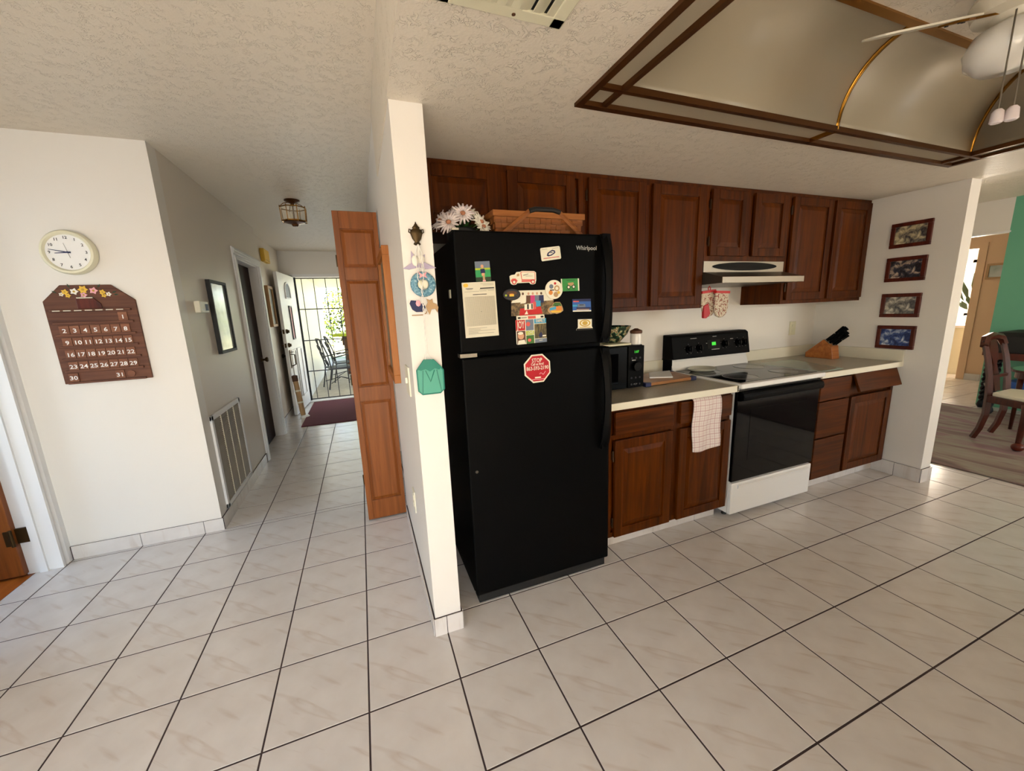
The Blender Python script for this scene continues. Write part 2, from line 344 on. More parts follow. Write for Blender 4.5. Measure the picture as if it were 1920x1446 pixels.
wall('wall_rear', [(-1.84, -1.4, -5.32, -5.2, 0, H), (-1.4, .7, -5.32, -5.2, 2.08, H), (.7, 3.3, -5.32, -5.2, 0, H),
                   (3.3, 4.8, -5.32, -5.2, 0, H), (4.8, 6.6, -5.32, -5.2, 0, .7), (4.8, 6.6, -5.32, -5.2, 2.1, H), (6.6, 7.36, -5.32, -5.2, 0, H)])
wall('wall_dining', [(7.24, 7.36, -.6, 1.06, 0, H)], 'teal_paint'); wall('wall_dining_south', [(7.24, 7.36, -5.2, -.6, 0, H)])
wall('wall_header', [(7.24, 7.36, 1.06, 3.0, 2.057, H)])
wall('wall_north', [(4.07, 9.27, 3.0, 3.12, 0, H)])
wall('wall_passage', [(9.15, 9.27, -1.0, 1.955, 0, H), (9.15, 9.27, 1.955, 2.85, 2.04, H), (9.15, 9.27, 2.85, 3.0, 0, H), (7.36, 9.15, -1.1, -1.0, 0, H)], 'peach_paint')
wall('wall_far_room', [(10.6, 10.7, 1.2, 3.6, 0, .95), (10.6, 10.7, 1.2, 3.6, 1.95, H), (10.6, 10.7, 1.2, 1.9, .95, 1.95), (10.6, 10.7, 3.1, 3.6, .95, 1.95), (9.27, 10.6, 3.5, 3.6, 0, H), (9.27, 10.6, 1.2, 1.3, 0, H)])
wall('wall_side_room', [(-3.2, -3.1, .2, 1.95, 0, .6), (-3.2, -3.1, .2, 1.95, 2.0, H), (-3.2, -3.1, .2, .4, .6, 2.0), (-3.2, -3.1, 1.65, 1.95, .6, 2.0), (-3.1, -1.84, 1.85, 1.95, 0, H), (-3.1, -1.84, .2, .3, 0, H)])
struct(box(-3.1, -1.83, .3, 1.85, -.1, -.002).build('floor_side_room', 'floor_wood'))
wall('ceiling', [(-1.84, .284, -5.2, 6.0, H, H+.1), (.284, 1.05, 1.05, 6.0, H, H+.1), (4.07, 10.7, -5.32, 3.6, H, H+.1), (-3.2, -1.84, .2, 1.95, H, H+.1)], 'ceiling_white')
# ---- kitchen ceiling with the tray recess
TX0, TX1, TY0, TY1 = .932, 3.405, -1.165, .085
wall('ceiling_kitchen', [(.284, TX0, -5.2, 1.05, K, H+.1), (TX1, 4.04, -5.2, 1.05, K, H+.1), (TX0, TX1, TY1, 1.05, K, H+.1), (TX0, TX1, -5.2, TY0, K, H+.1), (TX0, TX1, TY0, TY1, 2.46, H+.1), (4.04, 4.07, -5.2, .187, K+.3, H+.1)], 'ceiling_white')
struct(box(.405, .95, 1.17, 2.87, H-.05, H).build('ceiling_closet', 'ceiling_white'))
tray = thing('tray_ceiling', 'recessed tray ceiling with frosted acrylic panels and brown and brass strips', 'ceiling panel', (2.16, -.54, K))
IX0, IX1, IY0, IY1 = 1.035, 3.29, -1.045, -.038
def strip(x0, x1, y0, y1, mat, z0=K-.012, z1=K+.012): return box(x0, x1, y0, y1, z0, z1).build('trim_strip', mat, tray)
s = .018
for a in ((TX0-.008, TX1+.008, TY1-s, TY1+.008), (TX0-.008, TX1+.008, TY0-.008, TY0+s), (TX0-.008, TX0+s, TY0+s, TY1-s), (TX1-s, TX1+.008, TY0+s, TY1-s)): strip(*a, 'brass_dark')
for k_, a in enumerate(((TX0, TX1, IY1-s/2, IY1+s/2), (TX0, TX1, IY0-s/2, IY0+s/2), (IX0-s/2, IX0+s/2, TY0, TY1), (IX1-s/2, IX1+s/2, TY0, TY1))): strip(*a, 'brass_dark', K-(.011 if k_ < 2 else .010), K+.01+k_*.0005)
xm = (IX0+IX1)/2
strip(xm-.006, xm+.006, IY1, TY1, 'brass'); strip(xm-.006, xm+.006, TY0, IY0, 'brass')
for a in ((TX0, IX0, IY0, IY1), (IX1, TX1, IY0, IY1), (TX0, IX0, IY1, TY1), (IX1, TX1, IY1, TY1), (TX0, IX0, TY0, IY0), (IX1, TX1, TY0, IY0), (IX0, xm, IY1, TY1), (xm, IX1, IY1, TY1), (IX0, xm, TY0, IY0), (xm, IX1, TY0, IY0)):
    box(*a, K+.004, K+.008).build('border_panel', 'acrylic', tray)
def ring(a):    # rectangle of the cove at angle a
    d = .24*(1-math.cos(a)); z = K+.27*math.sin(a)
    return [Vector(q) for q in ((IX0+d, IY1-d, z), (xm, IY1-d, z), (IX1-d, IY1-d, z), (IX1-d, IY0+d, z), (xm, IY0+d, z), (IX0+d, IY0+d, z))]
NA = 14; rings = [ring(PI/2*k/NA) for k in range(NA+1)]
for q in range(6):
    g = G(); vs = []; fs = []
    for k in range(NA+1): vs += [rings[k][q], rings[k][(q+1) % 6]]
    g.add(vs, [(2*k, 2*k+1, 2*k+3, 2*k+2) for k in range(NA)])
    o = g.build('cove_panel', 'acrylic', tray, smooth='all')
    sm = o.modifiers.new('thick', 'SOLIDIFY'); sm.thickness = .004
    G().tube([rings[k][q]+Vector((0, 0, -.004)) for k in range(NA+1)], .011, 6).build('cove_rib', 'brass', tray, smooth='all')
tz = K+.27
FX0, FX1, FY0, FY1 = 1.72, 2.59, -.80, -.285
box(IX0+.24, IX1-.24, IY0+.24, IY1-.24, tz-.002, tz+.004).build('top_panel', 'acrylic', tray)
box(FX0, FX1, FY0, FY1, tz-.008, tz-.002).build('plaster_panel', 'ceiling_white', tray)
for a in ((FX0-.02, FX1+.02, FY1-.005, FY1+.025), (FX0-.02, FX1+.02, FY0-.025, FY0+.005), (FX0-.02, FX0+.005, FY0+.005, FY1-.005), (FX1-.005, FX1+.02, FY0+.005, FY1-.005)):
    box(*a, tz-.016, tz-.001).build('trim_strip', 'brass', tray)

# ---- tile baseboards
def baseboard(name, runs):
    g = G()
    for r in runs: g.box(*r[:6])
    b = struct(g.build(name, 'grout'))
    for (x0, x1, y0, y1, z0, z1, ax, sgn) in runs:
        lo, hi = (x0, x1) if ax == 'x' else (y0, y1)
        k = math.floor(lo/T)
        while k*T < hi:
            a, c = max(k*T, lo), min((k+1)*T, hi); k += 1
            if hi-c < .03: c = hi
            if c-a < .02: continue
            if ax == 'x':
                f = y0 if sgn < 0 else y1
                q = box(a+.0015, c-.0015, min(f, f+sgn*.004), max(f, f+sgn*.004), z0, z1+.001)
            else:
                f = x0 if sgn < 0 else x1
                q = box(min(f, f+sgn*.004), max(f, f+sgn*.004), a+.0015, c-.0015, z0, z1+.001)
            q.build('baseboard_tile', 'floor_tile', b)
    return b
baseboard('baseboard_left', [(-1.70, -.905, 1.727, 1.735, 0, .085, 'x', -1)])
baseboard('baseboard_hall', [(-.915, -.908, 1.735, 3.08, 0, .085, 'y', 1), (-.985, -.978, 4.13, 5.9, 0, .085, 'y', 1)])
baseboard('baseboard_partition', [(.283, .29, .2395, 1.36, 0, .085, 'y', -1), (.2825, .4125, .239, .2468, 0, .0845, 'x', -1), (.405, .412, .247, .45, 0, .085, 'y', 1)])
baseboard('baseboard_right', [(3.937, 3.945, .1795, .50, 0, .105, 'y', -1), (3.9365, 4.0785, .179, .1868, 0, .1045, 'x', -1), (4.07, 4.078, .187, 1.5, 0, .105, 'y', 1)])
baseboard('baseboard_passage', [(9.142, 9.15, 1.0, 1.87, 0, .10, 'y', -1)])

# ---- doorway of the nook: casing, jamb, open wooden door
g = G(); g.prism([(1.735, -1.70), (1.735, -1.722), (1.655, -1.722), (1.655, -1.712), (1.70, -1.70)], 0, 2.03, 'xy')
for i, q in enumerate(g.v): g.v[i] = Vector((q.y, q.x, q.z))
g.box(-1.721, -1.703, .77, .85, 0, 2.03); g.box(-1.7215, -1.699, .77, 1.7345, 2.03, 2.11)
g.box(-1.86, -1.70, 1.648, 1.664, 0, 2.04); g.box(-1.80, -1.765, 1.636, 1.648, 0, 2.04); g.box(-1.86, -1.72, .845, .86, 0, 2.04); g.box(-1.86, -1.72, .85, 1.66, 2.02, 2.04)
struct(g.build('trim_1', 'trim_white'))
d = struct(box(-2.66, -1.852, 1.617, 1.652, .012, 2.02).build('door_1', 'honey', bevel=.003))
for z in (.25, 1.78):
    g = G(); g.box(-1.885, -1.852, 1.611, 1.617, z-.045, z+.045); g.box(-1.852, -1.80, 1.636, 1.649, z-.045, z+.045); g.cyl((-1.855, 1.611, z-.05), (-1.855, 1.611, z+.05), .008)
    g.build('hinge', 'bronze', d)
# ---- hall door on the left wall
g = G()
for (y0, y1, z0, z1) in ((3.09, 3.165, 0, 2.0), (4.03, 4.11, 0, 2.0), (3.09, 4.11, 2.0, 2.08)):
    g.box(-.915, -.900, y0, y1, z0, z1)
    if z0: g.box(-.900, -.890, y0, y1, z0+.02, z1-.012); g.box(-.890, -.884, y0, y1, z0+.045, z1-.022)
    else: g.box(-.900, -.890, y0+.012, y1-.02, z0, z1)
g.box(-1.03, -.916, 3.155, 3.17, 0, 1.985); g.box(-1.03, -.916, 4.02, 4.035, 0, 1.985); g.box(-1.03, -.916, 3.155, 4.035, 1.985, 2.0)
struct(g.build('trim_2', 'trim_white', bevel=.002))
d = struct(box(-1.03, -1.0, 3.172, 4.018, .01, 1.985).build('door_2', 'dark_door'))
g = G(); g.lathe([(.028, 0), (.028, .006), (.012, .01), (.012, .035), (.026, .045), (.03, .06), (.02, .07)], (-1.0, 3.94, .95), 'x'); g.build('door_knob', 'bronze', d, smooth=True)
# ---- entrance: frame, open front door, iron gate
g = G(); g.box(-.85, -.815, 5.89, 6.02, 0, 2.07); g.box(.175, .21, 5.89, 6.02, 0, 2.07); g.box(-.85, .21, 5.89, 6.02, 2.045, 2.09); g.box(-.85, .21, 5.87, 6.02, 0, .015)
struct(g.build('trim_3', 'trim_white'))
hx, hy = Vector((-.812, 5.90, 0)), Vector((-.885, 4.985, 0)); L = (hy-hx).length; ex = (hy-hx)/L; ez = Vector((0, 0, 1)); ey = ez.cross(ex)  # ey: outer face side
if ey.x < 0: ey = -ey
MD = Matrix((ex, ey, ez)).transposed().to_4x4(); MD.translation = hx
fd = struct(box(0, L, -.04, 0, .015, 2.045).xf(MD).build('door_3', 'trim_white'))
def dpart(g, name, mat, **k): return g.xf(MD).build(name, mat, fd, **k)
g = G()
for (a, b, z0, z1) in ((.14, .42, .2, .95), (.5, .78, .2, .95)):
    for q in ((a, b, z0, z0+.02), (a, b, z1-.02, z1), (a, a+.02, z0, z1), (b-.02, b, z0, z1)): g.box(q[0], q[1], 0, .012, q[2], q[3])
dpart(g, 'panel_moulding', 'trim_white')
arch = [(.34, 1.70), (.62, 1.70), (.62, 1.80)]+[(.48+.14*math.cos(a), 1.80+.12*math.sin(a)) for a in [PI*k/10 for k in range(1, 10)]]+[(.34, 1.80)]
dpart(G().prism(arch, -.042, .003), 'arched_pane', 'slate'); 
dpart(G().tube([(p[0], .004, p[1]) for p in arch], .012, 6, True), 'arch_moulding', 'trim_white')
dpart(box(.41, .53, -.042, .003, 1.10, 1.58), 'narrow_pane', 'pink', label='narrow lit glass pane')
g = G()
for q in ((.40, .54, 1.09, 1.11), (.40, .54, 1.57, 1.59), (.40, .415, 1.1, 1.58), (.525, .54, 1.1, 1.58)): g.box(q[0], q[1], 0, .014, q[2], q[3])
dpart(g, 'pane_moulding', 'iron')
for z, nm in ((1.225, 'deadbolt'), (1.03, 'deadbolt')):
    g = G(); g.lathe([(.032, 0), (.032, .012), (.02, .03), (.02, .04)], (L-.07, 0, z), 'y', 16); g.lathe([(.032, -.04), (.032, -.055), (.012, -.06), (.012, -.08)], (L-.07, 0, z), 'y', 16); g.box(L-.003, L+.002, -.032, -.008, z-.03, z+.03)
    dpart(g, nm, 'bronze', smooth=True)
g = G(); g.box(L-.1, L-.05, 0, .012, .70, .96); g.tube([(L-.075, .012, .90), (L-.075, .06, .89), (L-.075, .06, .75), (L-.075, .012, .73)], .009, 8); g.box(L-.09, L-.06, .012, .05, .925, .935)
g.lathe([(.03, -.04), (.03, -.05), (.012, -.055), (.012, -.075), (.027, -.085), (.027, -.10), (.015, -.108)], (L-.075, 0, .88), 'y', 16)
dpart(g, 'latch_handle', 'bronze', smooth=True)
gate = thing('security_gate', 'black iron security gate of thin bars in the front entrance', 'gate', (-.32, 5.985, 0))
for x in (-.805, .165): box(x-.016, x+.016, 5.97, 6.0, .02, 2.045).build('gate_post', 'iron_black', gate)
for z in (2.03, 1.54, 1.03, .515, .035): box(-.80, .16, 5.977, 5.993, z-.008, z+.008).build('crossbar', 'iron', gate)
for k in range(5): x = -.708+.1755*k; box(x-.0055, x+.0055, 5.98, 5.99, .03, 2.03).build('bar', 'iron', gate)

# ---- passage doorway, windows of the rear wall (out of view), far room window, added nook window
g = G(); g.box(9.135, 9.15, 1.87, 1.96, 0, 2.04); g.box(9.135, 9.15, 2.85, 2.94, 0, 2.04); g.box(9.135, 9.15, 1.87, 2.94, 2.04, 2.12); g.box(9.15, 9.27, 1.94, 1.957, 0, 2.04)
struct(g.build('trim_4', 'peach_paint'))
g = G(); g.box(7.225, 7.24, 1.05, 3.0, 2.057, 2.075)
struct(g.build('trim_5', 'trim_white'))
def window(name, x0, x1, z0, z1, y, n):
    g = G(); f = .05
    g.box(x0, x1, y-.04, y+.04, z0, z0+f); g.box(x0, x1, y-.04, y+.04, z1-f, z1)
    for k in range(n+1): xx = x0+(x1-x0-f)*k/n; g.box(xx, xx+f, y-.04, y+.04, z0, z1)
    wn = struct(g.build(name, 'trim_white'))
    for k in range(n): a = x0+(x1-x0-f)*k/n+f; b = x0+(x1-x0-f)*(k+1)/n; box(a, b, y-.004, y+.004, z0+f, z1-f).build('pane', 'clear_glass', wn)
window('window_1', -1.4, .7, 0, 2.08, -5.26, 2); window('window_3', 4.8, 6.6, .7, 2.1, -5.26, 2)
g = G(); g.box(10.6, 10.66, 1.9, 3.1, .95, 1.0); g.box(10.6, 10.66, 1.9, 3.1, 1.9, 1.95); g.box(10.6, 10.66, 2.48, 2.53, .95, 1.95); g.box(10.6, 10.66, 1.9, 1.95, .95, 1.95); g.box(10.6, 10.66, 3.05, 3.1, .95, 1.95)
wn = struct(g.build('window_4', 'trim_white')); g5 = G()
for a in ((-2.6, -.9, .3, .35), (-2.6, -.9, 1.95, 2.0), (-2.6, -2.55, .35, 1.95), (-1.775, -1.725, .35, 1.95), (-.95, -.9, .35, 1.95)): g5.box(-1.81, -1.74, *a)
w5 = struct(g5.build('window_added', 'trim_white'))  # unseen window, added so more light reaches the left walls and floor
for a in ((-2.55, -1.775), (-1.725, -.95)): box(-1.784, -1.776, a[0], a[1], .35, 1.95).build('pane', 'clear_glass', w5)
box(10.625, 10.635, 1.95, 3.05, 1.0, 1.9).build('pane', 'clear_glass', wn)

# ================================================================ kitchen units
def panel_door(parent, x0, x1, z0, z1, yf, th=.02, st=.055, hinge=None):
    """raised-panel door facing -Y; front of the frame at yf"""
    g = G()
    g.box(x0, x0+st, yf, yf+th, z0, z1); g.box(x1-st, x1, yf, yf+th, z0, z1); g.box(x0+st, x1-st, yf, yf+th, z0, z0+st); g.box(x0+st, x1-st, yf, yf+th, z1-st, z1)
    d = g.build('door', 'oak', parent, bevel=.003)
    a0, a1, b0, b1 = x0+st, x1-st, z0+st, z1-st; e = .03; y0 = yf+.009; y1 = yf+.002
    p = G(); p.box(a0, a1, y0, yf+th-.003, b0, b1)
    p.hexa([(a0+.004, y0, b0+.004), (a1-.004, y0, b0+.004), (a1-.004, y0, b1-.004), (a0+.004, y0, b1-.004)], [(a0+e, y1, b0+e), (a1-e, y1, b0+e), (a1-e, y1, b1-e), (a0+e, y1, b1-e)])
    p.build('panel', 'oak_panel', d)
    if hinge:
        xh = x0-.006 if hinge == 'l' else x1+.006
        for z in (z0+.09, z1-.09):
            q = G(); q.cyl((xh, yf+.012, z-.03), (xh, yf+.012, z+.03), .005, n=8); q.box(xh-.007, xh+.007, yf+.016, yf+.0205, z-.022, z+.022); q.build('hinge', 'hinge_brown', d)
    return d
def carcass(root, x0, x1, y0, y1, z0, z1, rails):
    g = G(); g.box(x0, x1, y0+.02, y1, z0, z1)
    f = .03
    g.box(x0, x0+f, y0, y0+.02, z0, z1); g.box(x1-f, x1, y0, y0+.02, z0, z1)
    for (a, b) in rails: g.box(x0+f, x1-f, y0, y0+.02, a, b)
    return g.build('cabinet_body', 'oak', root)
UY = .725
ups = [('over the refrigerator, above the basket', .408, 1.347, 1.80, [(.45, .837), (.891, 1.285)], ['l', 'r'], 1.835),
       ('tall pair between refrigerator and range hood', 1.347, 2.246, 1.372, [(1.358+.012, 1.762), (1.812, 2.222)], ['l', None], 1.397),
       ('short pair right above the range hood', 2.246, 3.005, 1.672, [(2.28, 2.595), (2.66, 2.98)], ['l', None], 1.704),
       ('tall pair beside the wall of four pictures', 3.005, 3.943, 1.372, [(3.04, 3.466), (3.5, 3.925)], ['l', None], 1.398)]
for (lab, x0, x1, z0, doors, hs, dz) in ups:
    r = thing('upper_cabinet', 'dark oak wall cabinet with raised-panel doors, '+lab, 'cabinet', ((x0+x1)/2, .9, z0), 'oak wall cabinets')
    carcass(r, x0+.0005, x1-.0005, UY, 1.048, z0, K-.002, [(z0, z0+.035), (K-.035, K-.002)])
    xm_ = (doors[0][1]+doors[1][0])/2
    box(xm_-.028, xm_+.028, UY, UY+.0195, z0+.035, K-.035).build('center_stile', 'oak', r)
    for (a, b), h in zip(doors, hs): panel_door(r, a, b, dz, 2.108, UY-.02, hinge=h)

def drawer(root, x0, x1, z0, z1, yf):
    g = box(x0, x1, yf, yf+.02, z0, z1); return g.build('drawer', 'oak_h', root, bevel=.004)
BY = .42
r = thing('base_cabinet', 'dark oak base cabinet with two drawers over two doors, beside the refrigerator', 'cabinet', (1.75, .7, 0), 'oak base cabinets')
carcass(r, 1.30, 2.206, BY, 1.048, .10, .867, [(.10, .13), (.69, .716), (.845, .867)])
box(1.742, 1.797, BY-.0006, BY+.0195, .13, .845).build('center_stile', 'oak', r)
drawer(r, 1.344, 1.745, .718, .847, BY-.02); drawer(r, 1.794, 2.2, .718, .85, BY-.02)
panel_door(r, 1.344, 1.743, .105, .688, BY-.02, hinge='l'); panel_door(r, 1.796, 2.2, .105, .688, BY-.02)
k = box(1.30, 2.206, .492, .6, 0, .1).build('toe_kick', 'grout', r)
for a in range(3, 7):
    x0, x1 = max(a*T, 1.30), min(a*T+T, 2.206)
    if x1-x0 > .02: box(x0+.0015, x1-.0015, .485, .492, .002, .1).build('kick_tile', 'floor_tile', k)
r = thing('base_cabinet', 'oak base cabinet with one drawer front hanging tilted, under the knife block counter', 'cabinet', (3.47, .7, 0), 'oak base cabinets')
carcass(r, 3.012, 3.935, BY, 1.048, .10, .865, [(.10, .125), (.845, .865)])
box(3.352, 3.407, BY-.0006, BY+.0195, .125, .845).build('center_stile', 'oak', r)
drawer(r, 3.032, 3.365, .696, .853, BY-.02); drawer(r, 3.032, 3.362, .425, .688, BY-.02); drawer(r, 3.032, 3.362, .113, .415, BY-.02)
panel_door(r, 3.393, 3.885, .115, .69, BY-.02)
g = box(3.395, 3.905, -.02, 0, -.135, 0)
Mx = Matrix.Translation((0, BY-.002, .856)) @ Matrix.Rotation(math.radians(-20), 4, 'X')
g.xf(Mx).build('tilted_drawer_front', 'oak_h', r, bevel=.004, label='drawer front hanging loose, its lower edge tipped outward')
k = box(3.012, 3.935, .492, .6, 0, .1).build('toe_kick', 'grout', r)
for a in range(8, 12):
    x0, x1 = max(a*T, 3.012), min(a*T+T, 3.935)
    if x1-x0 > .02: box(x0+.0015, x1-.0015, .485, .492, .002, .1).build('kick_tile', 'floor_tile', k)

def counter(lab, x0, x1, side=False):
    r = thing('countertop', lab, 'countertop', ((x0+x1)/2, .7, .868), 'laminate countertops')
    box(x0, x1, .392, 1.049, .868, .904).build('top_slab', 'laminate', r)
    box(x0, x1, .382, .393, .866, .905).build('front_edge', 'laminate_edge', r, bevel=.002)
    box(x0, x1, 1.03, 1.049, .904, .992).build('backsplash', 'laminate_edge', r, bevel=.002)
    if side: box(x1-.018, x1, .382, 1.03, .904, .992).build('side_splash', 'laminate_edge', r, bevel=.002)
    else: box(x1-.012, x1, .382, 1.03, .866, .9055).build('end_edge', 'laminate_edge', r)
counter('grey-beige laminate countertop with cream edge between refrigerator and range', 1.285, 2.222)
counter('grey-beige laminate countertop with cream edge under the knife block', 3.003, 3.944, True)

# ---------------------------------------------------------------- range and hood
r = thing('range', 'white electric range with black glass oven door and smooth cooktop', 'range', (2.61, .7, 0))
RX0, RX1 = 2.228, 2.996
g = box(RX0, RX1, .41, 1.02, .045, .885); g.build('body', 'enamel', r)
box(RX0-.004, RX1+.004, .362, .985, .884, .915).build('cooktop_frame', 'enamel', r, bevel=.006)
ct = box(RX0+.028, RX1-.028, .40, .935, .913, .9175).build('cooktop_glass', 'glass_black', r)
for (x, y, rad) in ((2.42, .80, .085), (2.82, .785, .105), (2.43, .545, .105), (2.82, .53, .085)):
    q = G(); q.prism(circle(x, y, rad, 32), .9173, .9178, 'xy'); q.build('burner_zone', 'burner_grey', ct)
    G().tube([(p[0], p[1], .9179) for p in circle(x, y, rad, 32)], .0014, 4, True).build('burner_ring', 'silver_print', ct)
g = box(RX0, RX1, .955, 1.035, .885, 1.0); g.add([(RX0, .93, .915), (RX1, .93, .915), (RX1, .957, .985), (RX0, .957, .985), (RX0, .957, .9), (RX1, .957, .9)], [(0, 1, 2, 3), (0, 4, 3), (1, 2, 5), (0, 1, 5, 4)]); g.build('backguard', 'enamel', r); box(RX0-.006, RX0+.003, .945, 1.04, .906, 1.0).build('panel_side', 'black_plastic', r)
g = G(); g.prism([(.925, 1.0), (.955, 1.165), (.975, 1.178), (1.04, 1.178), (1.04, 1.0)], RX0-.006, RX1+.006, 'yz'); cp = g.build('control_panel', 'black_plastic', r, bevel=.006)
sl = Vector((0, .03, .165)).normalized(); nn = Vector((0, -sl.z, sl.y))
def onp(x, h, out=0): return Vector((x, .925, 1.0))+sl*h+nn*out
for x, h in ((2.375, .07), (2.475, .072), (2.735, .088), (2.875, .088), (2.94, .088)):
    q = G(); q.cyl(onp(x, h), onp(x, h, .012), .03, .027); q.cyl(onp(x, h, .012), onp(x, h, .028), .018, .016); q.hexa([onp(x-.004, h-.022, .02), onp(x+.004, h-.022, .02), onp(x+.004, h+.022, .02), onp(x-.004, h+.022, .02)], [onp(x-.003, h-.02, .034), onp(x+.003, h-.02, .034), onp(x+.003, h+.02, .034), onp(x-.003, h+.02, .034)])
    kb = q.build('knob', 'black_gloss', cp, smooth=True)
    q = G()
    for a in range(5):
        an = math.radians(-150+75*a); q.ball(onp(x+.037*math.sin(an), h+.037*math.cos(an), .001), .002, n=6)
    q.build('dial_mark', 'silver_print', cp)
q = G(); q.hexa([onp(2.56, .06, -.002), onp(2.69, .06, -.002), onp(2.69, .125, -.002), onp(2.56, .125, -.002)], [onp(2.56, .06, .002), onp(2.69, .06, .002), onp(2.69, .125, .002), onp(2.56, .125, .002)]); q.build('clock_window', 'black_gloss', cp)
q = G(); q.hexa([onp(2.605, .083, .001), onp(2.645, .083, .001), onp(2.645, .108, .001), onp(2.605, .108, .001)], [onp(2.605, .083, .003), onp(2.645, .083, .003), onp(2.645, .108, .003), onp(2.605, .108, .003)]); q.build('green_display', 'display_green', cp)
q = G()
for (x0, x1, h) in ((2.40, 2.46, .145), (2.62, 2.66, .148), (2.55, 2.6, .10), (2.80, 2.83, .12), (2.6, 2.68, .05)): q.hexa([onp(x0, h, 0), onp(x1, h, 0), onp(x1, h+.004, 0), onp(x0, h+.004, 0)], [onp(x0, h, .001), onp(x1, h, .001), onp(x1, h+.004, .001), onp(x0, h+.004, .001)])
q.build('printed_legend', 'silver_print', cp)
od = box(RX0-.004, RX1+.002, .388, .41, .268, .872).build('oven_door', 'glass_black', r, bevel=.004)
box(RX0+.12, RX1-.12, .3868, .389, .40, .74).build('oven_window', 'dark_window', od)
g = G(); g.prism([(.388, .80), (.356, .812), (.352, .835), (.36, .856), (.388, .862)], RX0+.01, RX1-.012, 'yz'); g.build('handle', 'black_plastic', od, smooth=True, bevel=.004)
g = box(RX0, RX1-.002, .385, .41, .042, .258); dw = g.build('storage_drawer', 'enamel', r, bevel=.005)
g = G(); g.prism([(.386, .215), (.376, .222), (.374, .238), (.386, .246)], RX0+.05, RX1-.05, 'yz'); g.build('drawer_grip', 'enamel', dw, smooth=True)
for x in (RX0+.05, RX1-.05):
    for y in (.47, .95): G().cyl((x, y, 0), (x, y, .046), .016, .012, 12).build('foot', 'black_matte', r)

r = thing('range_hood', 'stainless steel range hood with black oval vent under the short cabinets', 'range hood', (2.62, .8, 1.52))
HX0, HX1 = 2.248, 3.003
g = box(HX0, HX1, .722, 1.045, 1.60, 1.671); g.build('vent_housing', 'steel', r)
g = G(); g.prism(circle(2.625, 1.638, .30, 40, .027), .716, .723); g.build('oval_vent', 'black_gloss', r)
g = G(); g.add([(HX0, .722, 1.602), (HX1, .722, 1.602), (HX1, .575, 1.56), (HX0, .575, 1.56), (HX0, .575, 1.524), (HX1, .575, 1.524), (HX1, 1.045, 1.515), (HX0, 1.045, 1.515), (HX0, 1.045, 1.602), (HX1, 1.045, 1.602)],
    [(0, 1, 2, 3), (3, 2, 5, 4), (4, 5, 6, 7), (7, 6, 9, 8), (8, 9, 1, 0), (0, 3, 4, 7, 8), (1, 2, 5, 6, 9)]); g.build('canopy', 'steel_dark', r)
box(HX0-.001, HX1+.001, .570, .576, 1.522, 1.561).build('front_lip', 'steel', r, bevel=.002)

# ---------------------------------------------------------------- refrigerator
r = thing('refrigerator', 'tall black top-freezer refrigerator covered with magnets and photos', 'refrigerator', (.88, .7, 0))
FX = .325
box(.512, 1.245, .40, 1.03, .03, 1.715).build('body', 'black_plastic', r, bevel=.006)
fz = box(.502, 1.25, FX, .392, 1.238, 1.737).build('freezer_door', 'black_plastic', r, bevel=.008)
fg = box(.505, 1.252, FX, .392, .06, 1.218).build('fridge_door', 'black_plastic', r, bevel=.008)
box(.52, 1.24, .345, .42, .008, .055).build('toe_grille', 'black_matte', r)
for x in (.56, 1.2):
    for y in (.45, .95): G().cyl((x, y, 0), (x, y, .032), .02, n=10).build('foot', 'black_matte', r)
def fhandle(par, z0, z1, out):
    zs = [z0+(z1-z0)*k/16 for k in range(17)]
    g = G(); vs = []
    for k, z in enumerate(zs):
        t_ = k/16; o_ = .018+out*math.sin(PI*min(1, max(0, (t_-.03)/.94)))**.45; y = FX-o_; w_ = .022+.004*math.cos(2*PI*t_)
        vs += [(1.212-w_, y+.012, z), (1.212, y, z), (1.212+w_, y+.012, z), (1.212+w_*.8, y+.026, z), (1.212-w_*.8, y+.026, z)]
    g.add(vs, [(5*k+i, 5*k+(i+1) % 5, 5*k+5+(i+1) % 5, 5*k+5+i) for k in range(16) for i in range(5)]+[(0, 1, 2, 3, 4), tuple(80+i for i in range(5))])
    g.box(1.192, 1.232, FX-.022, FX+.002, z0, z0+.04); g.box(1.192, 1.232, FX-.022, FX+.002, z1-.04, z1)
    g.build('handle', 'black_plastic', par, smooth=True)
fhandle(fz, 1.243, 1.737, .04); fhandle(fg, .70, 1.215, .04)
text('Whirlpool', .026, (1.118, FX-.0006, 1.675), 'silver_print', fz)
g = box(.500, .575, FX+.004, FX+.05, 1.220, 1.236); g.build('hinge', 'chrome', r, label='small silver hinge between the two doors')
box(.502, .53, FX+.01, .39, 1.737, 1.746).build('top_hinge_cover', 'chrome', r)
G().cyl((.541, FX-.0015, .698), (.541, FX+.002, .698), .007, n=12).build('door_plug', 'steel_dark', fg)

